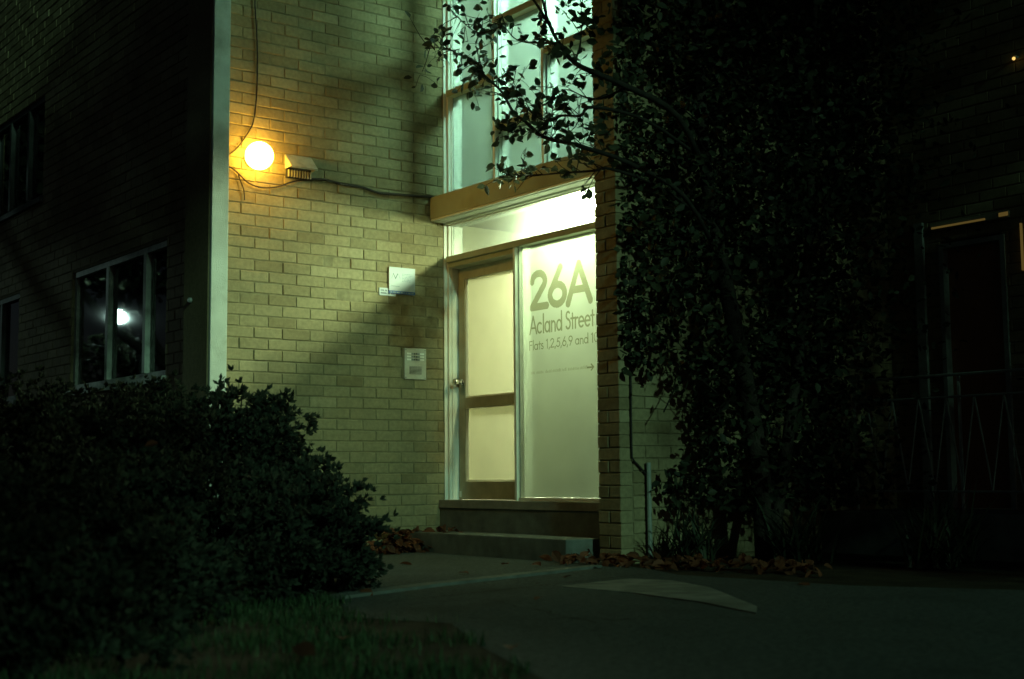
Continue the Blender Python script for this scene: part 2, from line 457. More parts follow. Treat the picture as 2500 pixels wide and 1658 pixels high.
# wing wall right of the door: end face (-X) and long side (-Y)
PXF, PY0, PY1 = -0.15, -2.134, -2.364
wb = MB().box(PXF+0.009, 2.95, PY1+0.009, PY0-0.010, -0.3, ZT).build('brick_wall', M['mortar'], bld)
tag(wb, 'dark brick wing wall right of the doorway, its toothed end facing the lamp')
its = []
for r in rows:
    z = Z0 + (r-0.15)*CH + 0.0035
    if r % 2 == 0:
        its.append((PXF, (PY0+PY1)/2, z, -math.pi/2, 0.23, 0.11))
    else:
        its.append((PXF, PY0-0.055, z, -math.pi/2, 0.11, 0.11)); its.append((PXF, PY1+0.055, z, -math.pi/2, 0.11, 0.11))
n_end = len(its)
its += [(u, PY1, z, 0.0, w, 0.09) for (u, z, w) in courses(PXF+0.12, 2.85, PXF, rows)]
lay_bricks(wb, its, keep=lambda i: -0.05 < i[2] < 4.6 and (i[0] < PXF+0.01 or (i[0] < 1.6 and i[2] < 3.0)))
# left wing wall (faces -X) with windows
CX = -2.12
HOLES = [(0.78, 2.98, 1.40, 2.49), (4.55, 6.6, 1.40, 2.49), (3.9, 5.6, 3.36, 4.4)]
wc = MB()
def wall_with_holes(mb, x0, x1, a0, a1, z0, z1, holes):
    ys = sorted({a0, a1} | {h for q in holes for h in q[:2]})
    zs = sorted({z0, z1} | {h for q in holes for h in q[2:]})
    for i in range(len(ys)-1):
        for j in range(len(zs)-1):
            cy, cz = (ys[i]+ys[i+1])/2, (zs[j]+zs[j+1])/2
            if not any(h[0] < cy < h[1] and h[2] < cz < h[3] for h in holes):
                mb.box(x0, x1, ys[i], ys[i+1], zs[j], zs[j+1])
wall_with_holes(wc, CX+0.009, CX+0.22, 0.25, 9.0, -0.3, ZT, HOLES)
wc = wc.build('brick_wall', M['mortar'], bld)
tag(wc, 'unlit brick wall at far left with the reflecting window')
its = [(CX, u, z, -math.pi/2, w, 0.09) for (u, z, w) in courses(0.25, 9.0, 0.25, rows, HOLES)]
lay_bricks(wc, its, keep=lambda i: 2.9 < i[1] < 6 and 1.0 < i[2] < 3.6 or (i[1] < 0.9 and 1.2 < i[2] < 4))
# far right return wall (faces -X) with the brown door
FX = 2.85
DH = [(-3.42, -2.86, 0.3, 2.42)]
wd = MB()
wall_with_holes(wd, FX+0.009, FX+0.25, -7.5, PY1, -0.3, ZT, DH)
wd = wd.build('brick_wall', M['mortar'], bld)
tag(wd, 'far right brick wall in darkness around the brown door')
its = [(FX, u, z, -math.pi/2, w, 0.09) for (u, z, w) in courses(-7.5, PY1, -2.4, rows, DH)]
lay_bricks(wd, its, keep=lambda i: i[1] > -3.75 and 0.6 < i[2] < 3.6)
# corner strip at the left end of the lit wall
fin = MB().box(-2.185, -2.052, -0.2, 0.25, -0.3, ZT).build('corner_strip', M['fin'], bld, bevel=0.006)
tag(fin, 'pale rendered vertical corner strip at the left edge of the lit wall')
fs = MB().box(-2.197, -2.185, -0.17, 0.255, -0.3, ZT).build('side_board', M['brick'], bld)
# rest of the block: roof and back, so that no light leaks in
MB().box(CX, 9.0, PY0, 9.0, ZT, ZT+0.25).box(FX, 9.0, -7.5, PY0, ZT, ZT+0.25).build('roof', M['concrete'], bld)
MB().box(2.55, 2.75, PY0+0.0, 0.22, -0.3, ZT).build('rear_wall', M['plaster'], bld)

# ------------------------------------------------------------------ stairwell behind the glass
st = MB().box(0.2, 2.55, -0.004, 0.008, 0.36, 2.75).box(0.01, 2.55, 0.01, 0.22, -0.3, ZT).build('stairwell', M['plaster'], bld)
MB().box(0.16, 2.55, PY0+0.0, PY0+0.012, 0.36, 2.72).build('inner_wall', M['plaster'], st)
MB().box(0.10, 2.55, PY0+0.002, -0.002, 0.25, 0.36).build('floor', M['concrete'], st)
MB().box(0.085, 2.55, PY0+0.002, -0.002, 2.715, 2.90).build('landing', M['plaster'], st)
MB().box(2.53, 2.55, PY0, 0, 0.36, 2.715).build('inner_wall', M['plaster'], st)
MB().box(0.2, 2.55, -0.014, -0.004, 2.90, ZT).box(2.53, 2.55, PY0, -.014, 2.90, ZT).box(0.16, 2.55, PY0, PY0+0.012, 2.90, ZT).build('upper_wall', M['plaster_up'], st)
# courses of the painted brick inside, seen through the obscured glass
ib = MB()
for r in range(-11, 16):
    for k in range(0, 9):
        x0 = 0.22 + k*BL + (0.12 if r % 2 else 0)
        z0 = Z0 + r*CH + 0.006
        if z0 + 0.075 < 2.70 and x0+0.228 < 2.5: ib.box(x0, x0+0.236, -0.006, -0.0045, z0, z0+0.082)
tag(ib.build('inner_bricks', M['plaster'], st), kind='stuff')
# stair flight rising to the back
sf = MB()
for k in range(10):
    sf.box(1.2 + k*0.13, 2.5, -1.0, -0.02, 0.36 + k*0.17, 0.36 + (k+1)*0.17)
sf.build('stair_flight', M['concrete'], st)

# ------------------------------------------------------------------ entrance frames, door, glazing
DF = MB()
for (z0, z1) in ((0.40, 2.735),):
    DF.box(0.0, 0.17, -0.010, 0.0, z0, z1).box(0.032, 0.17, -0.032, -0.010, z0, z1).box(0.060, 0.17, -0.040, -0.032, z0, z1)
df = DF.build('door_frame', M['white'], bld)
MB().box(0.0, 0.15, -0.995, -0.967, 0.40, 2.375).box(0.032, 0.15, -1.005, -0.995, 0.40, 2.375).build('mullion', M['white'], df, bevel=0.002)
MB().box(-0.004, 0.092, -2.12, -0.041, 2.375, 2.425).build('transom_rail', M['ochre'], df, bevel=0.003)
MB().box(0.02, 0.15, -0.966, -0.041, 2.335, 2.374).build('door_head', M['ochre'], df)
MB().box(0.0, 0.15, -2.13, -2.10, 0.40, 2.735).build('jamb', M['white'], df)
MB().box(-0.055, 0.17, -2.13, -0.002, 0.335, 0.400).build('threshold', M['slab'], df, bevel=0.004)
MB().box(0.01, 0.10, -2.10, -1.006, 0.401, 0.425).build('bottom_rail', M['white'], df)
hd = MB().box(0.0, 0.16, -2.12, -0.041, 2.702, 2.716).box(0.028, 0.16, -2.12, -0.041, 2.690, 2.7019)
hd.build('head_moulding', M['white'], df)

dr = MB()
DX0, DX1 = 0.12, 0.16
door = MB().box(DX0, DX1, -0.135, -0.046, 0.403, 2.33).build('entrance_door', M['door'], bld, bevel=0.003)
tag(door, 'glazed timber entrance door with two panes and a round knob')
MB().box(DX0, DX1, -0.964, -0.90, 0.403, 2.33).build('stile', M['door'], door)
MB().box(DX0, DX1, -0.8995, -0.1355, 2.232, 2.33).build('top_rail', M['door'], door, bevel=0.003)
MB().box(DX0, DX1, -0.8995, -0.1355, 1.150, 1.240).build('middle_rail', M['door'], door, bevel=0.003)
MB().box(DX0, DX1, -0.8995, -0.1355, 0.403, 0.548).build('kick_rail', M['door'], door, bevel=0.003)
for (z0, z1) in ((1.241, 2.231), (0.549, 1.149)):
    MB().box(DX0+0.026, DX0+0.03, -0.8995, -0.1355, z0, z1).build('glass_pane', M['frost_door'], door)
    bd = MB().box(DX0+0.006, DX0+0.025, -0.145, -0.136, z0, z1).box(DX0+0.014, DX0+0.025, -0.152, -0.1455, z0, z1)
    bd.box(DX0+0.008, DX0+0.025, -0.8995, -0.152, z0, z0+0.01)
    bd.build('glazing_bead', M['white'], door)
kn = MB().lathe((DX0, -0.105, 1.372), (-1, 0, 0), [(0, 0.026), (0.012, 0.026), (0.014, 0.017), (0.045, 0.017), (0.05, 0.024), (0.062, 0.029), (0.088, 0.029), (0.094, 0.024), (0.096, 0.012)], 20)
kn.build('door_knob', M['chrome'], door, smooth=True)
MB().box(DX0-0.004, DX0, -0.075, -0.05, 0.42, 0.47).build('hinge_plate', M['white'], door)

GX = 0.062
sp = MB().box(GX, GX+0.006, -2.10, -1.006, 0.426, 2.374).build('side_panel', M['frost'], bld)
tag(sp, 'tall frosted side panel lettered 26A Acland Street')
tw = MB().box(0.075, 0.081, -2.10, -0.041, 2.426, 2.690).build('transom_window', M['frost_transom'], bld)
tag(tw, 'glaring frosted transom window above the door')

# ------------------------------------------------------------------ lettering (stroke font with round geometric letters)
def arc(cx, cy, r, a0, a1, ry=None, n=18):
    ry = r if ry is None else ry
    return [(cx + r*math.cos(math.radians(a0 + (a1-a0)*i/n)), cy + ry*math.sin(math.radians(a0 + (a1-a0)*i/n))) for i in range(n+1)]
G = {
 'A': (0.74, [[(0.03, 0), (0.37, 1.0)], [(0.37, 1.0), (0.71, 0)], [(0.15, 0.33), (0.59, 0.33)]]),
 'S': (0.5, [arc(0.25, 0.75, 0.17, 40, 270, 0.2, 14) + arc(0.24, 0.27, 0.2, 90, -150, 0.25, 14)]),
 'F': (0.5, [[(0.08, 0), (0.08, 0.97)], [(0.08, 0.95), (0.44, 0.95)], [(0.08, 0.54), (0.40, 0.54)]]),
 'c': (0.56, [arc(0.29, 0.30, 0.24, 50, 310, 0.28)]),
 'l': (0.2, [[(0.1, 0), (0.1, 1.05)]]),
 'a': (0.62, [arc(0.28, 0.30, 0.22, 0, 360, 0.28, 26), [(0.52, 0), (0.52, 0.58)]]),
 'd': (0.62, [arc(0.28, 0.30, 0.22, 0, 360, 0.28, 26), [(0.52, 0), (0.52, 1.05)]]),
 'n': (0.54, [[(0.09, 0), (0.09, 0.58)], arc(0.26, 0.36, 0.17, 180, 0, 0.2, 12) + [(0.43, 0)]]),
 't': (0.34, [[(0.17, 0), (0.17, 0.82)], [(0.02, 0.56), (0.32, 0.56)]]),
 'r': (0.36, [[(0.09, 0), (0.09, 0.58)], arc(0.27, 0.34, 0.18, 180, 65, 0.22, 8)]),
 'e': (0.58, [[(0.07, 0.31), (0.51, 0.31)], arc(0.29, 0.30, 0.23, 0, 310, 0.28, 20)]),
 's': (0.42, [arc(0.2, 0.44, 0.12, 45, 270, 0.13, 10) + arc(0.2, 0.155, 0.14, 90, -150, 0.155, 10)]),
 '1': (0.36, [[(0.08, 0.84), (0.22, 0.97), (0.22, 0)]]),
 '2': (0.58, [arc(0.28, 0.73, 0.21, 175, -28, 0.22, 14) + [(0.06, 0.05), (0.54, 0.05)]]),
 '5': (0.56, [[(0.5, 0.93), (0.22, 0.93), (0.15, 0.54)] + arc(0.25, 0.33, 0.24, 105, -150, 0.29, 16)]),
 '6': (0.6, [[(0.40, 1.0), (0.12, 0.45)], arc(0.3, 0.30, 0.23, 0, 360, 0.26, 28)]),
 '9': (0.6, [[(0.20, 0.0), (0.48, 0.55)], arc(0.3, 0.70, 0.23, 0, 360, 0.26, 28)]),
 '0': (0.62, [arc(0.31, 0.5, 0.24, 0, 360, 0.46, 30)]),
 ',': (0.24, [[(0.14, 0.08), (0.06, -0.14)]]),
 'V': (0.7, [[(0.03, 1), (0.35, 0), (0.67, 1)]]),
 ' ': (0.28, []),
 '>': (0.9, [[(0.0, 0.35), (0.8, 0.35)], [(0.5, 0.9), (0.82, 0.35), (0.5, -0.2)]]),
}
def lettering(text, y0, y1, z, cap, wgt, mat, parent, x, axis='B', name='lettering', cell=None):
    """cut-out letters between y0 and y1: the strokes are sampled on a fine grid, so crossing strokes never overlap"""
    adv = sum(G[c][0] for c in text); sx = abs(y1-y0)/adv
    cell = cell or max(0.0016, wgt/14)
    segs = []; cur = 0.0
    for c in text:
        w, strokes = G[c]
        for st_ in strokes:
            p = [(cur + a_*sx, b_*cap) for a_, b_ in st_]
            segs += list(zip(p, p[1:]))
        cur += w*sx
    S = np.array(segs).reshape(-1, 4)
    u = np.arange(-wgt, cur+wgt, cell); vv = np.arange(-0.3*cap, 1.15*cap+wgt, cell)
    U, W_ = np.meshgrid(u+cell/2, vv+cell/2)
    on = np.zeros(U.shape, bool)
    for ax_, ay_, bx_, by_ in S:
        dx_, dy_ = bx_-ax_, by_-ay_; l2 = dx_*dx_+dy_*dy_+1e-12
        t = np.clip(((U-ax_)*dx_+(W_-ay_)*dy_)/l2, 0, 1)
        on |= (U-ax_-t*dx_)**2 + (W_-ay_-t*dy_)**2 <= (wgt/2)**2
    V, F = [], []
    for j in range(on.shape[0]):
        row = on[j]; i = 0
        while i < len(row):
            if row[i]:
                k = i
                while k < len(row) and row[k]: k += 1
                n = len(V)
                for (uu, zz) in ((u[i], vv[j]), (u[i]+(k-i)*cell, vv[j]), (u[i]+(k-i)*cell, vv[j]+cell), (u[i], vv[j]+cell)):
                    V.append((x, y0-uu, z+zz) if axis == 'B' else (y0+uu, x, z+zz))
                F.append((n, n+1, n+2, n+3)); i = k
            else: i += 1
    me = bpy.data.meshes.new(name); me.from_pydata(V, [], F); me.update(); me.materials.append(mat)
    return link(name, me, parent)
LX = GX - 0.002
lettering('26A', -1.108, -1.842, 1.870, 0.288, 0.057, M['vinyl'], sp, LX)
lettering('Acland Street', -1.098, -1.872, 1.680, 0.136, 0.0155, M['vinyl'], sp, LX)
lettering('Flats 1,2,5,6,9 and 10', -1.090, -1.915, 1.556, 0.071, 0.0085, M['vinyl'], sp, LX)
lettering('>', -1.785, -1.862, 1.362, 0.040, 0.012, M['vinyl'], sp, LX)
# the small line is worn and out of focus: only word shapes can be made out
sm = MB()
yy = -1.11
for wlen in (0.05, 0.09, 0.07, 0.10, 0.05, 0.12, 0.09):
    a = yy
    while a > yy - wlen:
        b = R.uniform(0.006, 0.012)
        sm.poly([(LX, a, 1.368), (LX, a-b, 1.368), (LX, a-b, 1.368+R.choice((0.016, 0.016, 0.026))), (LX, a, 1.368+R.choice((0.016, 0.024)))])
        a -= b + 0.005
    yy -= wlen + 0.018
sm.build('small_print', M['vinyl_faint'], sp)

# ------------------------------------------------------------------ canopy beam and stair window above
beam = MB().box(-0.136, 0.0, -2.128, -0.001, 2.737, 2.922).build('canopy_beam', M['ochre'], bld, bevel=0.006)
tag(beam, 'ochre timber canopy beam over the entrance')
MB().box(-0.125, 0.0, -2.128, -0.001, 2.722, 2.736).box(-0.095, 0.0, -2.128, -0.001, 2.7165, 2.7215).build('soffit', M['white'], beam)
MB().box(0.001, 0.16, -2.12, -0.001, 2.7365, 2.915).build('spandrel', M['white'], beam)
UZ0, UZ1 = 2.923, ZT
sw = MB()
sw.box(0.0, 0.17, -0.010, 0.0, UZ0, UZ1).box(0.032, 0.17, -0.032, -0.010, UZ0, UZ1).box(0.060, 0.17, -0.040, -0.032, UZ0, UZ1)
sw = sw.build('stair_window', M['white'], bld)
tag(sw, 'tall cool-lit stair window of staggered obscured panes above the canopy beam')
VB = [-0.700, -1.335]
for y in VB:
    MB().box(0.012, 0.15, y-0.026, y, UZ0, UZ1).box(0.045, 0.15, y-0.036, y-0.026, UZ0, UZ1).build('mullion', M['white'], sw)
MB().box(0.0, 0.15, -2.13, -2.09, UZ0, UZ1).build('jamb', M['white'], sw)
cols = [(-0.040, -0.700, [3.80, 4.67]), (-0.736, -1.335, [3.365, 4.255]), (-1.371, -2.09, [3.835, 4.75])]
for (y0, y1, rz) in cols:
    zz = [UZ0] + [v for r in rz for v in (r, r+0.055)] + [UZ1]
    for r in rz:
        MB().box(0.008, 0.15, y1+0.0004, y0-0.0004, r, r+0.055).build('glazing_rail', M['ochre'], sw, bevel=0.003)
    for i in range(0, len(zz), 2):
        MB().box(0.075, 0.081, y1, y0, zz[i], zz[i+1]).build('glass_pane', M['frost_up'], sw)

# ------------------------------------------------------------------ steps
s1 = MB().box(-0.045, 0.12, -2.13, -0.001, -0.1, 0.334).build('doorstep', M['concrete'], bld, bevel=0.008)
tag(s1, 'dark concrete riser under the door threshold')
s2 = MB().box(-0.375, -0.046, -2.045, -0.001, -0.1, 0.152).build('doorstep', M['concrete'], bld, bevel=0.010)
tag(s2, 'low concrete doorstep standing on the path')

# ------------------------------------------------------------------ left wing windows
def wing_window(y0, y1, z0, z1, bars, fm, label, curtain=None):
    f = MB()
    f.box(CX+0.03, CX+0.10, y0, y0+0.05, z0, z1).box(CX+0.03, CX+0.10, y1-0.05, y1, z0, z1)
    f.box(CX+0.03, CX+0.10, y0+0.0501, y1-0.0501, z0, z0+0.05).box(CX+0.02, CX+0.10, y0+0.0501, y1-0.0501, z1-0.05, z1)
    w = f.build('window', M[fm], bld); tag(w, label)
    ys = [y0+0.05] + [v for b in bars for v in (b-0.03, b+0.03)] + [y1-0.05]
    for b in bars:
        MB().box(CX+0.015, CX+0.10, b-0.03, b+0.03, z0+0.0501, z1-0.0501).build('mullion', M[fm], w, bevel=0.004)
    for i in range(0, len(ys), 2):
        MB().box(CX+0.06, CX+0.064, ys[i], ys[i+1], z0+0.05, z1-0.05).build('pane', M['pane'], w)
    MB().box(CX-0.04, CX+0.10, y0-0.03, y1+0.03, z0-0.05, z0-0.001).build('sill', M[fm], w)
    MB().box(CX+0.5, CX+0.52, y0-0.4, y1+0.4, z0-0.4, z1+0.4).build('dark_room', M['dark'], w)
    if curtain:
        c = MB(); a = curtain[0]; k = 0
        pts = []
        while a < curtain[1]:
            pts.append((CX+0.16+(0.025 if k % 2 else -0.02), a)); a += 0.035; k += 1
        for p, q in zip(pts, pts[1:]):
            c.poly([(p[0], p[1], z0), (q[0], q[1], z0), (q[0], q[1], z1), (p[0], p[1], z1)])
        c.build('curtain', M['curtain'], w)
wing_window(0.78, 2.98, 1.40, 2.49, [1.27, 2.12], 'old_white', 'ground floor window on the dark left wing, reflecting a street lamp', (2.1, 2.7))
wing_window(4.55, 6.6, 1.40, 2.49, [5.2, 5.9], 'old_frame', 'second ground floor window at the extreme left edge')
wing_window(3.9, 5.6, 3.36, 4.40, [4.45, 5.05], 'old_frame', 'first floor window high on the dark left wing', (4.0, 4.4))

# ------------------------------------------------------------------ far right doorway
bk = MB().box(FX+0.05, FX+0.09, -3.41, -2.90, 0.31, 2.36).build('side_door', M['brown_door'], bld)
tag(bk, 'plain brown door in the dark far right corner')
ff = MB().box(FX-0.02, FX+0.10, -2.899, -2.862, 0.31, 2.40).box(FX-0.02, FX+0.10, -3.45, -3.411, 0.31, 2.40).box(FX-0.02, FX+0.10, -3.41, -2.90, 2.361, 2.40)
ff.build('frame', M['rail'], bk)
MB().box(FX-0.03, FX+0.0, -2.72, -2.64, 0.31, 2.6).build('downpipe', M['rail'], bld)
lt = MB().box(FX-0.025, FX-0.001, -3.50, -2.80, 2.525, 2.575).build('lintel', M['door'], bld)
MB().box(FX-0.029, FX-0.0255, -3.30, -2.81, 2.530, 2.545).box(FX-0.029, FX-0.0255, -3.50, -3.42, 2.535, 2.565).build('painted_glow', M['edge_glow'], lt)  # painted glow along the lintel edge, in place of amber light falling there
MB().box(FX-0.029, FX-0.001, -3.600, -3.594, 2.1, 2.46).build('painted_glow', M['edge_glow'], lt)  # same painted glow for the amber-lit door jamb

# ------------------------------------------------------------------ zigzag railing in front of the brown door
RX = 2.2
rl = thing('zigzag_railing', (RX, -3.3, 0.3), 'thin steel railing with zigzag bars in front of the brown door', 'railing')
MB().tube([(RX, -2.45, 1.305), (RX, -4.4, 1.298)], 0.012).build('handrail', M['rail'], rl)
MB().tube([(RX, -2.45, 1.141), (RX, -4.4, 1.138)], 0.009).build('rail', M['rail'], rl)
MB().tube([(RX, -2.45, 0.45), (RX, -4.4, 0.45)], 0.009).build('rail', M['rail'], rl)
yb = -2.60; dn = True; k = 0
while yb > -4.3:
    y2 = yb - 0.12
    a, b = ((RX, yb, 1.14), (RX, y2, 0.46)) if dn else ((RX, yb, 0.46), (RX, y2, 1.14))
    MB().tube([a, b], 0.007, 5).build('bar', M['rail'], rl)
    yb = y2; dn = not dn
for y in (-2.47, -3.42, -4.38):
    MB().tube([(RX+0.02, y, -0.02), (RX+0.02, y, 1.3)], 0.014).build('post', M['rail'], rl)
# landing the railing stands on
tag(MB().box(1.9, 2.85, -7.4, -2.37, -0.1, 0.30).build('side_landing', M['concrete'], bld), 'dark concrete landing behind the zigzag railing')

# ------------------------------------------------------------------ things on the lit wall
# orange globe lamp
lp = thing('globe_lamp', (-1.765, 0, 3.035), 'round wall lamp glaring orange high on the lit brick wall', 'lamp')
MB().lathe((-1.765, -0.001, 3.035), (0, -1, 0), [(0, 0.075), (0.02, 0.075), (0.026, 0.055), (0.04, 0.05)], 24).build('wall_plate', M['vent'], lp, smooth=True)
gl = MB().lathe((-1.765, -0.114, 3.035), (0, -1, 0), [(-0.108*math.cos(t), 0.108*math.sin(t)) for t in [math.pi*i/18 for i in range(0, 19)]], 32)
gl.build('globe', M['globe'], lp, smooth=True)

# hooded vent
vt = thing('hooded_vent', (-1.37, 0, 2.95), 'small sheet metal hooded vent beside the orange lamp', 'vent')
vx0, vx1 = -1.490, -1.262
hv = MB()
hv.poly([(vx0, -0.004, 3.108), (vx1, -0.004, 3.108), (vx1-0.0, -0.115, 2.995), (vx0, -0.115, 2.995)])
hv.poly([(vx0, -0.004, 3.105), (vx0, -0.115, 2.993), (vx0, -0.004, 2.990)])
hv.poly([(vx1, -0.004, 3.105), (vx1, -0.004, 2.990), (vx1, -0.115, 2.993)])
hv.poly([(vx0, -0.115, 2.995), (vx1, -0.115, 2.995), (vx1, -0.112, 2.983), (vx0, -0.112, 2.983)])
h = hv.build('hood', M['vent'], vt)
md = h.modifiers.new('thick', 'SOLIDIFY'); md.thickness = 0.002
MB().box(vx0+0.005, vx1-0.005, -0.012, -0.002, 2.925, 3.10).build('back_plate', M['grille'], vt)
for i in range(9):
    x = vx0 + 0.02 + i*0.0235
    MB().box(x, x+0.009, -0.03, -0.012, 2.93, 2.985).build('slat', M['vent'], vt)

# cables
def cable(name, pts, r, label, mat='cable'):
    # smooth through the points
    P = [Vector(p) for p in pts]; out = []
    for i in range(len(P)-1):
        p0, p1, p2, p3 = P[max(i-1, 0)], P[i], P[i+1], P[min(i+2, len(P)-1)]
        for s in range(6):
            t = s/6
            out.append(0.5*((2*p1) + (p2-p0)*t + (2*p0-5*p1+4*p2-p3)*t*t + (-p0+3*p1-3*p2+p3)*t**3))
    out.append(P[-1])
    o = MB().tube(out, r, 6).build(name, M[mat]); tag(o, label, 'cable'); return o
cable('cable', [(-1.775, -0.016, 4.75), (-1.768, -0.014, 4.29), (-1.75, -0.015, 4.05), (-1.740, -0.014, 3.84), (-1.745, -0.018, 3.55), (-1.765, -0.014, 3.345), (-1.80, -0.014, 3.25), (-1.90, -0.016, 3.10), (-1.99, -0.014, 3.02), (-2.045, -0.014, 2.97)], 0.0055,
      'thin dark cable hanging down the wall from the top to the orange lamp')
cable('cable', [(-2.045, -0.014, 2.945), (-1.96, -0.016, 2.94), (-1.89, -0.016, 2.90), (-1.80, -0.016, 2.835), (-1.68, -0.018, 2.815), (-1.55, -0.016, 2.84), (-1.45, -0.014, 2.885), (-1.36, -0.014, 2.915), (-1.27, -0.014, 2.93)], 0.006,
      'dark cable looping under the orange lamp to the vent')
cable('cable', [(-1.89, -0.018, 2.90), (-1.875, -0.018, 2.85), (-1.845, -0.018, 2.78), (-1.835, -0.016, 2.70)], 0.005, 'short loose cable end dangling below the orange lamp')
cable('cable', [(-1.29, -0.016, 2.932), (-1.15, -0.016, 2.945), (-0.98, -0.016, 2.930), (-0.80, -0.018, 2.925), (-0.65, -0.016, 2.900), (-0.5, -0.02, 2.905), (-0.32, -0.016, 2.915), (-0.15, -0.016, 2.925), (-0.02, -0.016, 2.928)], 0.011,
      'thick dark cable running along the wall from the vent to the canopy beam')

# name plaque, sticker, intercom
pq = thing('wall_plaque', (-0.42, 0, 2.06), 'pale plaque with a letter V and blue lower band on the brick wall', 'sign')
px0, px1 = -0.547, -0.296
def skew_panel(x0, x1, z00, z01, z10, z11, y0, y1):
    m = MB(); n = 0
    m.v = [(x0, y0, z00), (x1, y0, z10), (x1, y0, z11), (x0, y0, z01), (x0, y1, z00), (x1, y1, z10), (x1, y1, z11), (x0, y1, z01)]
    m.f = [(0, 1, 2, 3), (7, 6, 5, 4), (0, 4, 5, 1), (1, 5, 6, 2), (2, 6, 7, 3), (3, 7, 4, 0)]
    return m
MB().box(px0, px1, -0.018, 0.002, 2.105, 2.300).build('plate', M['sign'], pq, bevel=0.002)
MB().box(px0, px1, -0.0185, 0.002, 2.082, 2.1045).build('blue_band', M['sign_blue'], pq)
lettering('V', px0+0.038, px0+0.084, 2.205, 0.042, 0.0055, M['sign_ink'], pq, -0.0188, 'A', 'emblem')
lv = MB().poly([(px0+0.022, -0.0186, 2.205), (px0+0.026, -0.0186, 2.205), (px0+0.042, -0.0186, 2.245), (px0+0.038, -0.0186, 2.245)])
lv.poly([(px0+0.088, -0.0186, 2.245), (px0+0.092, -0.0186, 2.245), (px0+0.108, -0.0186, 2.205), (px0+0.104, -0.0186, 2.205)])
for r_ in range(6):
    z = 2.245 - r_*0.012; a = px0+0.125; e = px1-0.02-R.uniform(0, .04)
    while a < e:
        b = R.uniform(0.006, 0.022); lv.poly([(a, -0.0186, z), (min(a+b, e), -0.0186, z), (min(a+b, e), -0.0186, z+0.005), (a, -0.0186, z+0.005)]); a += b+0.005
lv.poly([(px0+0.02, -0.0186, 2.14), (px0+0.10, -0.0186, 2.14), (px0+0.10, -0.0186, 2.146), (px0+0.02, -0.0186, 2.146)])
tag(lv.build('print', M['sign_faint'], pq), kind='stuff')
bb = MB()
a = px0+0.012
while a < px1-0.02:
    b = R.uniform(0.008, 0.03); bb.poly([(a, -0.0188, 2.088), (a+b, -0.0188, 2.088), (a+b, -0.0188, 2.097), (a, -0.0188, 2.097)]); a += b+0.008
tag(bb.build('print', M['sign_faint'], pq), kind='stuff')

sk = thing('sticker', (-0.555, 0, 2.09), 'small white two-line sticker below left of the pale plaque', 'sticker')
MB().box(-0.634, -0.478, -0.010, 0.002, 2.060, 2.122).build('plate', M['sign'], sk, bevel=0.001)
pr = MB()
for (z, lens) in ((2.096, (0.028, 0.010, 0.012, 0.034)), (2.073, (0.052, 0.016, 0.030))):
    a = -0.622
    for w in lens:
        e = a+w
        while a < e:
            b = R.uniform(0.004, 0.008); hgt = R.choice((0.011, 0.013))
            pr.poly([(a, -0.0106, z), (a+b, -0.0106, z), (a+b, -0.0106, z+hgt), (a, -0.0106, z+hgt)]); a += b+0.0022
        a += 0.009
tag(pr.build('print', M['sign_ink'], sk), kind='stuff')

ic = thing('intercom', (-0.295, 0, 1.5), 'steel door intercom panel with name buttons and speaker grille', 'intercom')
ix0, ix1, iz0, iz1 = -0.400, -0.190, 1.386, 1.640
MB().box(ix0, ix1, -0.022, 0.004, iz0, iz1).build('face_plate', M['steel'], ic, bevel=0.003)
for r_ in range(3):
    z = 1.588 - r_*0.024
    for cidx, s in ((0, 1), (1, -1)):
        bx = ix0+0.022 if s > 0 else ix1-0.022
        MB().box(bx, bx+s*0.040, -0.0245, -0.022, z, z+0.015).build('name_strip', M['label'], ic)
        MB().box(bx+s*0.043, bx+s*0.066, -0.0235, -0.022, z+0.001, z+0.013).build('name_slot', M['sign_faint'], ic)
        MB().lathe((bx+s*0.0735, -0.022, z+0.0075), (0, -1, 0), [(0, 0.0055), (0.005, 0.0055), (0.006, 0.004)], 12).build('push_button', M['button'], ic)
sg = MB().box(-0.352, -0.236, -0.0235, -0.022, 1.428, 1.492).build('speaker_grille', M['grille'], ic)
for r_ in range(6):
    MB().box(-0.350, -0.238, -0.0262, -0.0236, 1.431+r_*0.0105, 1.436+r_*0.0105).build('slat', M['steel'], ic)
for (x, z) in ((ix0+0.012, iz0+0.012), (ix1-0.012, iz0+0.012), (ix0+0.012, iz1-0.012), (ix1-0.012, iz1-0.012)):
    MB().lathe((x, -0.022, z), (0, -1, 0), [(0, 0.004), (0.002, 0.003)], 8).build('screw', M['grille'], ic)

# small knob on the brown side of the corner strip
tag(MB().lathe((-2.197, 0.12, 1.92), (-1, 0, 0), [(0, 0.02), (0.02, 0.02), (0.025, 0.012)], 12).build('door_bell', M['steel']), 'small round metal fitting on the corner strip side', 'fitting')

# pipe and cable on the wing wall
tag(MB().tube([(0.085, PY1-0.03, -0.02), (0.085, PY1-0.03, 0.675)], 0.018, 10).build('pipe', M['post']), 'short grey pipe standing against the dark wing wall', 'pipe')
cable('cable', [(-0.05, PY1-0.014, 1.75), (-0.05, PY1-0.014, 1.38), (-0.053, PY1-0.014, 1.0), (-0.053, PY1-0.014, 0.757), (-0.044, PY1-0.014, 0.70), (0.01, PY1-0.016, 0.65), (0.075, PY1-0.016, 0.595)], 0.0075,
      'black cable bending down the wing wall into the grey pipe')

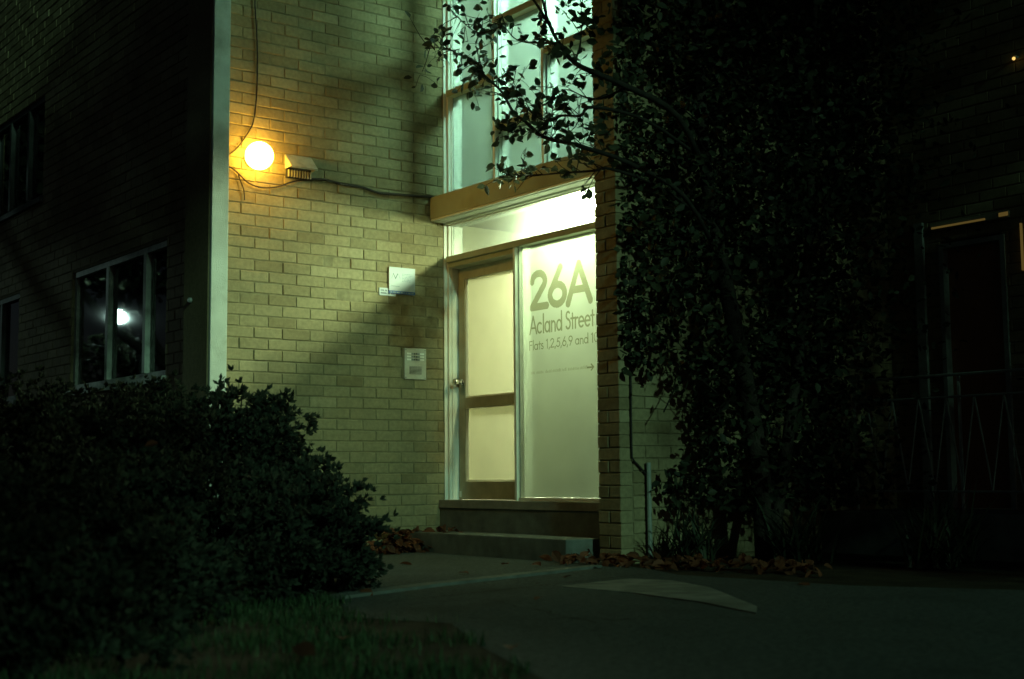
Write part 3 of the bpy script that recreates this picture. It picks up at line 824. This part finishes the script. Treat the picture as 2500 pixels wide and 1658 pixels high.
# ------------------------------------------------------------------ lamps inside
el = thing('ceiling_lamp', (0.36, -1.66, 2.70), 'bright ceiling lamp behind the transom glass above the lettered panel', 'lamp')
MB().box(0.30, 0.44, -1.99, -1.33, 2.690, 2.714).build('base', M['white'], el)
MB().box(0.315, 0.425, -1.97, -1.35, 2.640, 2.6895).build('diffuser', M['tube'], el, bevel=0.012)
ul = thing('wall_lamp', (0.8, -2.12, 4.72), 'cool bright lamp behind the stair window, above the branches', 'lamp')
MB().box(0.55, 1.05, PY0+0.013, PY0+0.04, 4.66, 4.80).build('base', M['white'], ul)
MB().box(0.58, 1.02, PY0+0.041, PY0+0.12, 4.68, 4.78).build('diffuser', M['tube_up'], ul, bevel=0.012)

# distant amber lamp at the right edge
al = thing('amber_lamp', (FX, -3.625, 3.72), 'tiny amber lamp high at the right edge of the dark wall', 'lamp')
MB().lathe((FX-0.04, -3.625, 3.725), (-1, 0, 0), [(0, 0.006), (0.008, 0.013), (0.016, 0.012), (0.022, 0.006)], 12).build('bulb', M['amber'], al)
MB().box(FX-0.04, FX, -3.635, -3.615, 3.735, 3.75).build('bracket', M['rail'], al)

# street lamp behind the block: seen as a reflection in the left wing window
SL = Vector((-12.0, 28.3, 5.24))
sl = thing('street_lamp', (SL.x-0.2, SL.y-1.6, 0), 'street lamp on a bracket arm, mirrored in the left window', 'street lamp')
MB().tube([(SL.x-0.2, SL.y-1.6, -0.1), (SL.x-0.2, SL.y-1.6, 7.2)], [0.13, 0.10], 10).build('pole', M['bark'], sl)
MB().tube([(SL.x-0.2, SL.y-1.6, 5.0), (SL.x-0.15, SL.y-1.0, 5.3), (SL.x, SL.y-0.2, 5.36)], 0.035, 8).build('arm', M['rail'], sl)
MB().box(SL.x-0.45, SL.x+0.05, SL.y-1.75, SL.y-1.45, 3.4, 4.2).build('equipment_box', M['grille'], sl)
MB().lathe((SL.x, SL.y, SL.z+0.16), (0, 0, -1), [(0, 0.08), (0.05, 0.15), (0.12, 0.20), (0.13, 0.21)], 16).build('hood', M['rail'], sl)
MB().lathe((SL.x, SL.y, SL.z), (0, 0, 1), [(-0.19*math.cos(t), 0.19*math.sin(t)) for t in [math.pi*i/12 for i in range(0, 13)]], 16).build('bulb', M['street'], sl, smooth=True)

# ------------------------------------------------------------------ vegetation helpers
def leaf_cloud(pos, nrm_bias, size, aspect, parent, name, mat, fold=0.25, droop=0.3):
    """one small pointed, folded leaf (4 points, 2 triangles-> 2 quads) per position"""
    n = len(pos); pos = np.asarray(pos, np.float64)
    d = NR.normal(size=(n, 3)); d[:, 2] = d[:, 2]*0.6 - droop; d /= np.linalg.norm(d, axis=1)[:, None]
    nn = NR.normal(size=(n, 3)) + nrm_bias
    s = np.cross(d, nn); s /= np.linalg.norm(s, axis=1)[:, None] + 1e-9
    nn = np.cross(s, d)
    L = size*NR.uniform(0.6, 1.25, size=(n, 1)); W = L*aspect
    base = pos; tip = pos + d*L
    m1 = pos + d*L*0.35; m2 = pos + d*L*0.72
    v = np.stack([base, m1 + s*W*0.5 + nn*L*fold*0.4, m2 + s*W*0.4 + nn*L*fold*0.3, tip, m2 - s*W*0.4 + nn*L*fold*0.3, m1 - s*W*0.5 + nn*L*fold*0.4, m1 - nn*L*0.02, m2 - nn*L*0.02], axis=1).reshape(-1, 3)
    i = np.arange(n)[:, None]*8
    q = np.concatenate([i+np.array([[0, 1, 6, 6]]), i+np.array([[1, 2, 7, 6]]), i+np.array([[2, 3, 7, 7]]), i+np.array([[0, 6, 5, 5]]), i+np.array([[6, 7, 4, 5]]), i+np.array([[7, 3, 4, 4]])], axis=0)
    # triangles only
    tri = np.concatenate([i+np.array([[0, 1, 6]]), i+np.array([[1, 2, 7]]), i+np.array([[1, 7, 6]]), i+np.array([[2, 3, 7]]), i+np.array([[0, 6, 5]]), i+np.array([[6, 7, 4]]), i+np.array([[6, 4, 5]]), i+np.array([[7, 3, 4]])], axis=0)
    o = np_mesh(name, v, tri, mat, parent)
    return o

def leaf_mesh(size, aspect):
    V = []
    for t, w in ((0, 0.0), (0.2, 0.36), (0.45, 0.5), (0.72, 0.36), (1.0, 0.0)):
        V.append((t*size, w*aspect*size, 0.06*size*(1 if 0 < t < 1 else 0) - 0.08*size*t*t)); V.append((t*size, -w*aspect*size, 0.06*size*(1 if 0 < t < 1 else 0) - 0.08*size*t*t)); V.append((t*size, 0, -0.08*size*t*t))
    F = []
    for k in range(4):
        a, b = 3*k, 3*k+3
        F += [(a, b, b+2, a+2), (a+2, b+2, b+1, a+1)]
    me = bpy.data.meshes.new('leaf'); me.from_pydata(V, [], F); me.update(); return me

def smooth_path(pts, sub=4):
    P = [Vector(p) for p in pts]; out = []
    for i in range(len(P)-1):
        p0, p1, p2, p3 = P[max(i-1, 0)], P[i], P[i+1], P[min(i+2, len(P)-1)]
        for s in range(sub):
            t = s/sub
            out.append(0.5*((2*p1) + (p2-p0)*t + (2*p0-5*p1+4*p2-p3)*t*t + (-p0+3*p1-3*p2+p3)*t**3))
    out.append(P[-1]); return out

# ------------------------------------------------------------------ the tree at the right with boughs over the stair window
tree = thing('tree', (0.75, -3.15, 0), 'dark leafy tree against the right wing, boughs reaching across the lit stair window', 'tree')
trunk = MB()
tp = [(0.75, -2.85, -0.1), (0.72, -2.84, 0.6), (0.62, -2.80, 1.3), (0.5, -2.75, 2.0), (0.4, -2.72, 2.6), (0.35, -2.72, 3.2), (0.3, -2.75, 4.2), (0.3, -2.8, 5.4)]
trunk.tube(smooth_path(tp), [0.08*(1-0.7*i/28) for i in range(29)], 10)
trunk.tube(smooth_path([(0.80, -2.86, 0.1), (1.1, -2.8, 1.0), (1.4, -2.75, 2.2), (1.5, -2.75, 3.5), (1.6, -2.8, 5.0)]), [0.05*(1-0.7*i/16) for i in range(17)], 8)
trunk.build('trunk', M['bark'], tree, smooth=True)
limbs = []        # (points, radius)
def J(p, k=0.05): return tuple(c + R.uniform(-k, k) for c in p)
b1 = [(0.4, -2.74, 2.6), (-0.15, -3.0, 2.95), (-0.6, -3.0, 3.08), (-0.8, -2.91, 3.16), (-0.8, -2.71, 3.28), (-0.8, -2.56, 3.446), (-0.8, -2.46, 3.60), (-0.8, -2.39, 3.79), (-0.78, -2.25, 4.2), (-0.75, -2.0, 4.7)]
b2 = [(0.5, -2.77, 2.0), (-0.15, -3.05, 2.4), (-0.6, -3.0, 2.58), (-0.85, -2.867, 2.671), (-0.85, -2.707, 2.733), (-0.85, -2.513, 2.80), (-0.85, -2.373, 2.868), (-0.85, -2.249, 2.976), (-0.85, -2.122, 3.064), (-0.85, -1.992, 3.236), (-0.85, -1.858, 3.35), (-0.85, -1.751, 3.441), (-0.85, -1.682, 3.53), (-0.85, -1.446, 3.658), (-0.85, -1.282, 3.744), (-0.85, -1.035, 3.80)]
b4 = [(0.45, -2.75, 2.3), (-0.35, -3.02, 2.45), (-0.7, -2.941, 2.538), (-0.7, -2.80, 2.554), (-0.7, -2.598, 2.581), (-0.7, -2.37, 2.615), (-0.7, -2.132, 2.642), (-0.7, -1.95, 2.682), (-0.7, -1.798, 2.751)]
b5 = [(0.4, -2.74, 2.75), (-0.5, -3.08, 2.85), (-0.9, -3.015, 2.894), (-0.9, -2.886, 2.867), (-0.9, -2.697, 2.909), (-0.9, -2.564, 2.90), (-0.9, -2.408, 2.981), (-0.9, -2.217, 3.149), (-0.9, -2.009, 3.328)]
b6 = [(-0.8, -2.56, 3.446), (-0.8, -2.352, 3.505), (-0.8, -2.193, 3.553), (-0.8, -2.064, 3.617), (-0.8, -1.932, 3.739), (-0.85, -1.707, 3.85)]
b7 = [(-0.8, -2.71, 3.28), (-0.72, -2.675, 3.4), (-0.7, -2.679, 3.6), (-0.68, -2.62, 3.9)]
b8 = [(-0.9, -2.066, 3.682), (-0.9, -1.794, 3.707), (-0.9, -1.567, 3.86), (-0.9, -1.40, 4.02)]
b9 = [(-0.6, -3.0, 3.08), (-0.62, -2.8, 3.05), (-0.6, -2.6, 3.1), (-0.62, -2.4, 3.2), (-0.65, -2.25, 3.15)]
b10 = [(-0.8, -2.46, 3.60), (-0.85, -2.3, 3.85), (-0.95, -2.1, 4.05), (-1.0, -1.8, 4.15)]
b11 = [(0.3, -2.78, 4.2), (-0.5, -2.9, 4.3), (-0.8, -2.6, 4.2), (-0.95, -2.35, 4.0)]
manual = [(b1, 0.025), (b2, 0.018), (b4, 0.012), (b5, 0.014), (b6, 0.010), (b7, 0.009), (b8, 0.006), (b9, 0.010), (b10, 0.011), (b11, 0.014)]
leaf_spots = []     # (position, direction) over the window
twigs = MB()
for pts, r0 in manual:
    sp_ = smooth_path(pts, 4); k = len(sp_)
    br = MB().tube(sp_, [max(0.0025, r0*(1-0.85*i/(k-1))) for i in range(k)], 6)
    br.build('branch', M['twig'], tree, smooth=True)
    for i in range(6, k-1):
        if sp_[i].y < -2.95: continue
        for q in range(2):
            if R.random() < 0.68:
                t = (sp_[i+1]-sp_[i]).normalized()
                d = (t*0.7 + Vector((R.gauss(0, .5), R.gauss(0.1, .6), R.gauss(0.05, .6)))).normalized()
                L = R.uniform(0.07, 0.26)
                p0 = sp_[i]; p1 = p0 + d*L*0.5 + Vector((0, 0, R.uniform(-.02, .03))); p2 = p0 + d*L + Vector((0, 0, R.uniform(-.05, .03)))
                twigs.tube([p0, p1, p2], [0.0035, 0.0026, 0.0016], 4, cap=False)
                for s in range(R.choice((0, 1, 2, 2, 3))):
                    p = p1.lerp(p2, R.random()); leaf_spots.append((p, (d*0.6 + Vector((R.gauss(0, .6), R.gauss(0, .6), R.gauss(-.25, .5)))).normalized()))
                if R.random() < 0.7: leaf_spots.append((p2, d))
        if i == k-2:
            for s in range(3): leaf_spots.append((sp_[-1], Vector((R.gauss(0, 1), R.gauss(0, 1), R.gauss(-.2, 1))).normalized()))
# clusters of leaves as in the picture: tight knots
for (cx, cy, cz, n_) in ((-0.85, -1.30, 3.82, 9), (-0.85, -1.15, 3.70, 7), (-0.9, -1.62, 3.80, 8), (-0.85, -1.72, 3.50, 14), (-0.85, -1.80, 3.62, 14), (-0.85, -1.66, 3.30, 8), (-0.85, -2.2, 3.28, 12), (-0.8, -2.3, 3.05, 14), (-0.85, -1.95, 3.0, 8), (-0.85, -2.55, 3.40, 10), (-0.72, -2.55, 3.72, 16), (-0.72, -2.72, 3.55, 14), (-0.7, -1.84, 2.74, 8), (-0.7, -2.0, 2.80, 6), (-0.8, -2.62, 2.98, 16), (-0.8, -2.75, 2.85, 10), (-0.9, -1.88, 3.95, 16), (-0.92, -1.95, 3.75, 10), (-0.85, -2.05, 2.92, 6), (-0.85, -0.95, 3.62, 5)):
    for _ in range(n_):
        p = Vector((cx + R.gauss(0, .05), cy + R.gauss(0, .06), cz + R.gauss(0, .06)))
        leaf_spots.append((p, Vector((R.gauss(0, 1), R.gauss(0, 1), R.gauss(-.3, .8))).normalized()))
        if R.random() < 0.5: twigs.tube([p, p.lerp(Vector((cx, cy, cz)), 0.6) + Vector((0, 0, .01)), (cx, cy, cz)], 0.0016, 4, cap=False)
tag(twigs.build('twigs', M['twig'], tree), kind='stuff')
lm = [leaf_mesh(s, a) for s, a in ((0.075, 0.62), (0.062, 0.7), (0.085, 0.5), (0.05, 0.62))]
for m_ in lm: m_.materials.append(M['leaf'])
R.shuffle(leaf_spots)
extra = []
for i, (p, d) in enumerate(leaf_spots):
    if i < 300:
        o = link('leaf', lm[i % 4], tree)
        q = d.to_track_quat('X', 'Z')
        o.rotation_mode = 'QUATERNION'
        from mathutils import Quaternion
        o.rotation_quaternion = q @ Quaternion((1, 0, 0), R.uniform(-1.4, 1.4))
        o.location = p
        s = R.uniform(0.7, 1.15); o.scale = (s, s, s)
    else: extra.append(p)
# crown: dense leaves spread over the wing wall, with holes
pos = []
def crown_hole(x, z):
    for (hx, hz, rx, rz) in ((0.10, 0.95, 0.30, 0.40), (0.55, 1.75, 0.10, 0.32), (0.95, 1.9, 0.09, 0.28), (1.2, 1.75, 0.05, 0.2), (0.75, 0.9, 0.09, 0.3), (1.35, 1.0, 0.07, 0.25)):
        if ((x-hx)/rx)**2 + ((z-hz)/rz)**2 < 1: return True
    return False
while len(pos) < 19000:
    z = R.uniform(0.35, 6.2); x = R.uniform(-0.10, 2.55)
    depth = 1.0 if z > 1.4 else 0.75
    y = PY1 - 0.06 - abs(R.gauss(0.12, 0.42))*depth
    lo = -0.08 + (0.22*max(0, (1.45-z)) if z < 1.45 else 0.0) + 0.06*math.sin(z*9)
    if x < lo + 0.4*max(0, (PY1-y)-0.25): continue
    if crown_hole(x, z) and R.random() < 0.93: continue
    if x > 2.0 and z < 2.7 and R.random() < 0.75: continue
    if math.sin(x*7+z*3.1)*math.sin(z*5.3-x*2.7) > 0.72: continue
    pos.append((x, y, z))
for _ in range(5200):      # upper crown hanging forward over the path, above the picture
    pos.append((R.gauss(0.6, 1.1), R.gauss(-3.9, 0.8), R.gauss(6.3, 0.75)))
for _ in range(420):       # leaves hanging over the end of the wing wall
    pos.append((R.gauss(-0.5, 0.16), R.gauss(-2.78, 0.16), R.uniform(2.66, 4.9)))
for _ in range(110):       # a hanging bough, whose shadow falls on the door frame
    pos.append((R.gauss(-0.42, 0.07), R.gauss(-3.10, 0.08), R.gauss(2.15, 0.26)))
for _ in range(650):       # creeper right up to the corner of the wing wall
    z_ = R.uniform(1.3, 5.2)
    pos.append((R.uniform(-0.15, 0.05) , PY1 - R.uniform(0.01, 0.10), z_))
pos += [tuple(p) for p in extra]
tag(leaf_cloud(pos, np.array([0, -0.6, 0.5]), 0.072, 0.6, tree, 'foliage', M['leaf']), kind='stuff')
tl = MB()
for _ in range(90):
    x = R.uniform(0.0, 2.2); z = R.uniform(0.8, 4.5); p = Vector((x, PY1-0.12-R.random()*0.4, z))
    q = [p]
    for s in range(4): q.append(q[-1] + Vector((R.gauss(0, .08), R.gauss(0, .05), R.uniform(0.03, 0.16))))
    tl.tube(q, [0.006, 0.005, 0.004, 0.003, 0.002], 4, cap=False)
tag(tl.build('stems', M['twig'], tree), kind='stuff')

# low strappy plants at the foot of the wing wall
def strap_clump(name, cx, cy, n, L, label, cat='plant'):
    o = thing(name, (cx, cy, 0), label, cat)
    V, Fq = [], []
    for _ in range(n):
        a = R.uniform(0, 2*math.pi); l = L*R.uniform(0.5, 1.1); out = R.uniform(0.25, 0.9); w = R.uniform(0.006, 0.013)
        bx, by = cx + R.gauss(0, .07), cy + R.gauss(0, .07)
        dx, dy = math.cos(a), math.sin(a)
        k = len(V)
        for s in range(6):
            t = s/5; rr = out*l*t**1.3; zz = l*(t*1.05 - out*0.85*t*t)
            ww = w*(1-t)**0.6 + 0.0008
            V.append((bx + dx*rr - dy*ww, by + dy*rr + dx*ww, zz)); V.append((bx + dx*rr + dy*ww, by + dy*rr - dx*ww, zz))
        for s in range(5): Fq.append((k+2*s, k+2*s+1, k+2*s+3, k+2*s+2))
    me = bpy.data.meshes.new('leaves'); me.from_pydata(V, [], Fq); me.update(); me.materials.append(M['strap'])
    tag(link('leaves', me, o), kind='stuff'); return o
strap_clump('strappy_plant', 0.15, -2.75, 110, 0.50, 'strappy dark plant beside the grey pipe at the foot of the wing wall')
strap_clump('strappy_plant', 0.65, -3.25, 140, 0.60, 'strappy dark plant at the foot of the tree trunk')
strap_clump('strappy_plant', 0.9, -4.1, 140, 0.55, 'strappy dark plant right of the tree, nearest the path corner')
strap_clump('strappy_plant', 1.5, -3.8, 140, 0.7, 'strappy dark plant in front of the zigzag railing')

# ------------------------------------------------------------------ the dark shrub at the left
shrub = thing('shrub', (-3.7, -2.6, 0), 'large dark clumpy shrub filling the lower left corner before the brick wall', 'shrub')
lobes = [(-3.55, -2.35, 0.45, 0.75, 0.55, 0.52), (-3.05, -2.35, 0.40, 0.50, 0.45, 0.50), (-3.05, -2.35, 0.84, 0.24, 0.28, 0.29), (-2.80, -2.4, 0.86, 0.13, 0.2, 0.14), (-2.72, -2.4, 0.62, 0.18, 0.24, 0.20), (-2.70, -2.5, 0.36, 0.26, 0.30, 0.30), (-2.46, -2.45, 0.30, 0.16, 0.22, 0.15), (-2.60, -2.6, 0.12, 0.24, 0.30, 0.16),
         (-4.2, -2.6, 0.45, 0.70, 0.6, 0.52), (-4.6, -1.6, 0.5, 0.9, 0.8, 0.56), (-3.9, -1.5, 0.6, 0.8, 0.7, 0.52), (-4.35, -3.4, 0.3, 0.65, 0.55, 0.44), (-3.55, -3.15, 0.28, 0.6, 0.5, 0.42), (-2.95, -3.0, 0.22, 0.4, 0.4, 0.34), (-4.9, -3.0, 0.4, 0.7, 0.6, 0.5), (-5.3, -1.2, 0.55, 1.0, 0.9, 0.60), (-4.75, -4.1, 0.22, 0.55, 0.5, 0.34), (-5.4, -3.9, 0.3, 0.6, 0.6, 0.42), (-4.35, -4.1, 0.12, 0.45, 0.4, 0.24), (-4.95, -4.9, 0.14, 0.5, 0.45, 0.30), (-3.35, -1.9, 0.85, 0.4, 0.4, 0.24)]
V, Q = [], []
for (cx, cy, cz, rx, ry, rz) in lobes:
    n_ = int(115*(rx*ry+ry*rz+rx*rz)) + 16
    for _ in range(n_):
        v = Vector((R.gauss(0, 1), R.gauss(0, 1), R.gauss(0, 1))).normalized()
        if v.z < -0.65: continue
        rr = R.choice((R.uniform(0.62, 0.95), R.uniform(0.9, 1.16)))
        c0 = Vector((cx+v.x*rx*rr, cy+v.y*ry*rr, cz+v.z*rz*rr))
        if c0.z < 0.02: continue
        cd = (v + Vector((0, 0, 0.45)) + Vector((R.gauss(0, .3), R.gauss(0, .3), R.gauss(0, .25)))).normalized()
        cr_ = R.uniform(0.045, 0.085)
        for _ in range(20):      # a clump of shoots, each a tuft of short leaves
            q = c0 + Vector((R.gauss(0, .55), R.gauss(0, .55), R.gauss(0, .45)))*cr_ + cd*R.uniform(-.04, .05)
            d = (cd + (q-c0)*7 + Vector((R.gauss(0, .3), R.gauss(0, .3), R.gauss(0, .3)))).normalized()
            for _ in range(7):
                e = (d + Vector((R.gauss(0, .5), R.gauss(0, .5), R.gauss(0, .45)))).normalized()
                s = e.orthogonal().normalized(); aa = R.uniform(0, 6.3); s = (s*math.cos(aa) + e.cross(s)*math.sin(aa))
                L = R.uniform(0.020, 0.050); w = L*0.25; k = len(V)
                V += [tuple(q), tuple(q+e*L*.5+s*w), tuple(q+e*L), tuple(q+e*L*.5-s*w)]; Q.append((k, k+1, k+2, k+3))
tag(np_mesh('foliage', V, Q, M['needle'], shrub), kind='stuff')
core = MB()
for (cx, cy, cz, rx, ry, rz) in lobes:
    for _ in range(7):
        v = Vector((R.gauss(0, .6), R.gauss(0, .6), abs(R.gauss(0.3, .5)))); v.normalize()
        a = Vector((cx+R.gauss(0, .05), cy+R.gauss(0, .05), 0.0)); e = Vector((cx+v.x*rx*.8, cy+v.y*ry*.8, max(0.1, cz+v.z*rz*.8)))
        core.tube([a, a.lerp(e, .5)+Vector((0, 0, .05)), e], [0.014, 0.009, 0.004], 5, cap=False)
tag(core.build('stems', M['twig'], shrub), kind='stuff')

# ------------------------------------------------------------------ trees added out of view to block light or fill the window reflection
def added_tree(x, y, label, blobs, n):
    t = thing('added_tree', (x, y, 0), label, 'tree', 'added trees out of view')
    k = MB().tube(smooth_path([(x, y, -0.1), (x+.05, y, 1.2), (x-.04, y+.05, 2.6), (x, y, 4.2)]), [0.17-0.007*i for i in range(13)], 10)
    for (cx, cy, cz, rx, ry, rz) in blobs:
        k.tube(smooth_path([(x, y, 2.5), ((x+cx)/2, (y+cy)/2, cz*.62), (cx, cy, cz), (cx+.3, cy, cz+rz*.6)]), [0.09-0.006*i for i in range(13)], 7)
    k.build('trunk', M['bark'], t, smooth=True)
    P = []
    tot = sum(b[3]*b[5] for b in blobs)
    for (cx, cy, cz, rx, ry, rz) in blobs:
        for _ in range(int(n*rx*rz/tot)):
            v = Vector((R.gauss(0, 1), R.gauss(0, 1), R.gauss(0, 1))).normalized()*R.random()**0.4
            P.append((cx+v.x*rx, cy+v.y*ry, cz+v.z*rz))
    tag(leaf_cloud(P, np.array([0, 0, 0.6]), 0.22, 0.7, t, 'crown', M['leaf']), kind='stuff')
added_tree(-7.2, -13.2, 'unseen tree added as shade behind and left of the viewpoint', [(-7.4, -12.9, 5.6, 2.8, 2.2, 2.9), (-3.9, -13.0, 8.9, 2.8, 2.0, 1.9)], 9000)
added_tree(-7.6, 13.8, 'unseen tree added left of the block, shading the left wing from the street lamp', [(-6.4, 13.6, 5.4, 2.6, 2.0, 1.7), (-4.2, 12.6, 5.6, 2.0, 1.8, 1.6)], 6000)
added_tree(-12.6, 26.6, 'added shrub below the mirrored street lamp', [(-11.5, 27.2, 3.9, 1.1, 0.7, 0.8), (-10.2, 27.6, 3.6, 0.9, 0.7, 1.1), (-12.0, 28.6, 6.6, 1.2, 0.7, 0.6)], 1500)
added_tree(2.6, -13.2, 'unseen tree added as shade behind and right of the viewpoint', [(2.6, -12.9, 5.6, 4.15, 2.2, 3.7), (0.0, -13.0, 8.9, 2.8, 2.0, 1.9), (6.5, -12.6, 5.0, 3.0, 2.2, 3.0), (1.6, -12.6, 3.2, 2.4, 1.8, 1.9)], 13500)

# ------------------------------------------------------------------ lawn
lawn_poly = [(-3.0, -3.9), (-3.35, -4.2), (-3.15, -4.7), (-3.5, -5.4), (-3.83, -6.2), (-4.7, -8.2), (-9.5, -8.2), (-9.5, 3.0), (-5.5, 3.0), (-3.2, -2.0)]
sheet('lawn_soil', lawn_poly, -0.006, M['soil'])
def inside(x, y, poly):
    c = False; j = len(poly)-1
    for i in range(len(poly)):
        xi, yi = poly[i]; xj, yj = poly[j]
        if (yi > y) != (yj > y) and x < (xj-xi)*(y-yi)/(yj-yi)+xi: c = not c
        j = i
    return c
gx, gy = [], []
while len(gx) < 17000:
    x, y = R.uniform(-6.2, -3.0), R.uniform(-7.6, -3.0)
    x += R.gauss(0, .02); y += R.gauss(0, .02)
    if inside(x + 0.05*math.sin(y*11), y, lawn_poly) and R.random() < 0.42 + 0.55*math.sin(x*5.1+y*2)*math.sin(y*4.3-x) + 0.2*math.sin(x*13)*math.sin(y*11): gx.append(x); gy.append(y)
n = len(gx); gx = np.array(gx); gy = np.array(gy); a = NR.uniform(0, 6.283, n); h = NR.uniform(0.010, 0.050, n); w = NR.uniform(0.002, 0.004, n); ln = NR.uniform(0.1, 0.8, n)*h
dx, dy = np.cos(a), np.sin(a)
v = np.stack([np.stack([gx-dy*w, gy+dx*w, np.zeros(n)-0.004], 1), np.stack([gx+dy*w, gy-dx*w, np.zeros(n)-0.004], 1), np.stack([gx+dx*ln*.4+dy*w*.7, gy+dy*ln*.4-dx*w*.7, h*.6], 1), np.stack([gx+dx*ln*.4-dy*w*.7, gy+dy*ln*.4+dx*w*.7, h*.6], 1), np.stack([gx+dx*ln, gy+dy*ln, h], 1)], 1).reshape(-1, 3)
i = np.arange(n)[:, None]*5
tri = np.concatenate([i+np.array([[0, 1, 2]]), i+np.array([[0, 2, 3]]), i+np.array([[3, 2, 4]])], 0)
g = np_mesh('grass', v, tri, M['grass']); tag(g, kind='stuff')

# ------------------------------------------------------------------ fallen leaves
fl = [leaf_mesh(s, a) for s, a in ((0.085, 0.75), (0.10, 0.6), (0.07, 0.8))]
for m_ in fl:
    m_.materials.append(M['dead'])
    for vv in m_.vertices: vv.co.z += 0.12*abs(vv.co.y) + R.uniform(0, .006)
def dead_pile(name, spots, label):
    V, F = [], []
    for (x, y, z) in spots:
        me = R.choice(fl); k = len(V)
        mt = Matrix.Translation((x, y, z)) @ Matrix.Rotation(R.uniform(0, 6.28), 4, 'Z') @ Matrix.Rotation(R.gauss(0, .6), 4, 'X') @ Matrix.Rotation(R.gauss(0, .5), 4, 'Y')
        for v_ in me.vertices: V.append(tuple(mt @ v_.co))
        F += [tuple(i_+k for i_ in p.vertices) for p in me.polygons]
    me = bpy.data.meshes.new(name); me.from_pydata(V, [], F); me.update(); me.materials.append(M['dead'])
    o = link(name, me); tag(o, label, kind='stuff'); return o
sp1 = []
for _ in range(170):
    x = R.gauss(-0.55, 0.16); y = -0.10 - abs(R.gauss(0, 0.10)); sp1.append((x, y, 0.02 + R.random()**1.5*0.16*math.exp(-((x+.55)/.2)**2)))
for _ in range(60): sp1.append((R.uniform(-1.1, -0.35), -0.08-abs(R.gauss(0, .14)), 0.015))
for _ in range(22): sp1.append((R.uniform(-0.36, -0.08), R.uniform(-0.5, -0.04), 0.155))
dead_pile('leaf_litter', sp1, 'heap of brown fallen leaves piled against the doorstep and wall')
sp2 = []
for _ in range(170):
    t = R.random(); sp2.append((-0.45 + 0.5*t + R.gauss(0, .10), -2.2 - 1.7*t + R.gauss(0, .09), 0.01 + R.random()*0.035))
for _ in range(14): sp2.append((R.gauss(-0.42, .07), R.gauss(-2.15, .05), 0.012+R.random()*0.02))
dead_pile('leaf_litter', sp2, 'drift of reddish fallen leaves along the path edge by the wing wall')
singles = [(-0.90, -2.03, 0.004, 'curled pale fallen leaf lying on the path before the doorstep'), (-0.71, -2.10, 0.004, 'small fallen leaf on the path beside the curled pale leaf'),
           (-1.90, -1.86, 0.004, 'fallen leaf on the path at the right edge of the dark shrub'), (-2.74, -3.29, 0.02, 'fallen leaf lying on the left end of the kerb strip'),
           (-4.01, -5.31, 0.05, 'fallen leaf on the lawn beside the path'), (-4.26, -5.59, 0.05, 'lowest fallen leaf on the lawn, at the bottom edge'), (-3.73, -5.88, 0.05, 'fallen leaf at the lawn edge near the bottom centre'),
           (-1.35, -1.45, 0.004, 'fallen leaf near the middle of the path, toward the heap by the wall'), (-1.55, -2.55, 0.004, 'fallen leaf just behind the kerb strip on the path'), (-2.2, -4.1, 0.004, 'fallen leaf alone on the dark path left of the pale paving'), (-1.2, -3.1, 0.004, 'fallen leaf between the kerb strip and the pale paving'),
           (-0.66, -4.37, -0.0, 'fallen leaf on the dark ground right of the pale paving'), (-3.95, -3.42, 0.74, 'rust coloured leaf caught high in the dark shrub'), (-3.9, -3.72, 0.40, 'rust coloured leaf caught low in the dark shrub')]
for (x, y, z, lab) in singles:
    o = link('fallen_leaf', R.choice(fl)); o.location = (x, y, z); s = 0.9 if z > 0.3 else 1.0; o.scale = (s, s, s)
    o.rotation_euler = (R.gauss(0, .3) + (1.0 if z > .3 else 0), R.gauss(0, .3), R.uniform(0, 6.28)); tag(o, lab, 'leaf', 'loose fallen leaves')
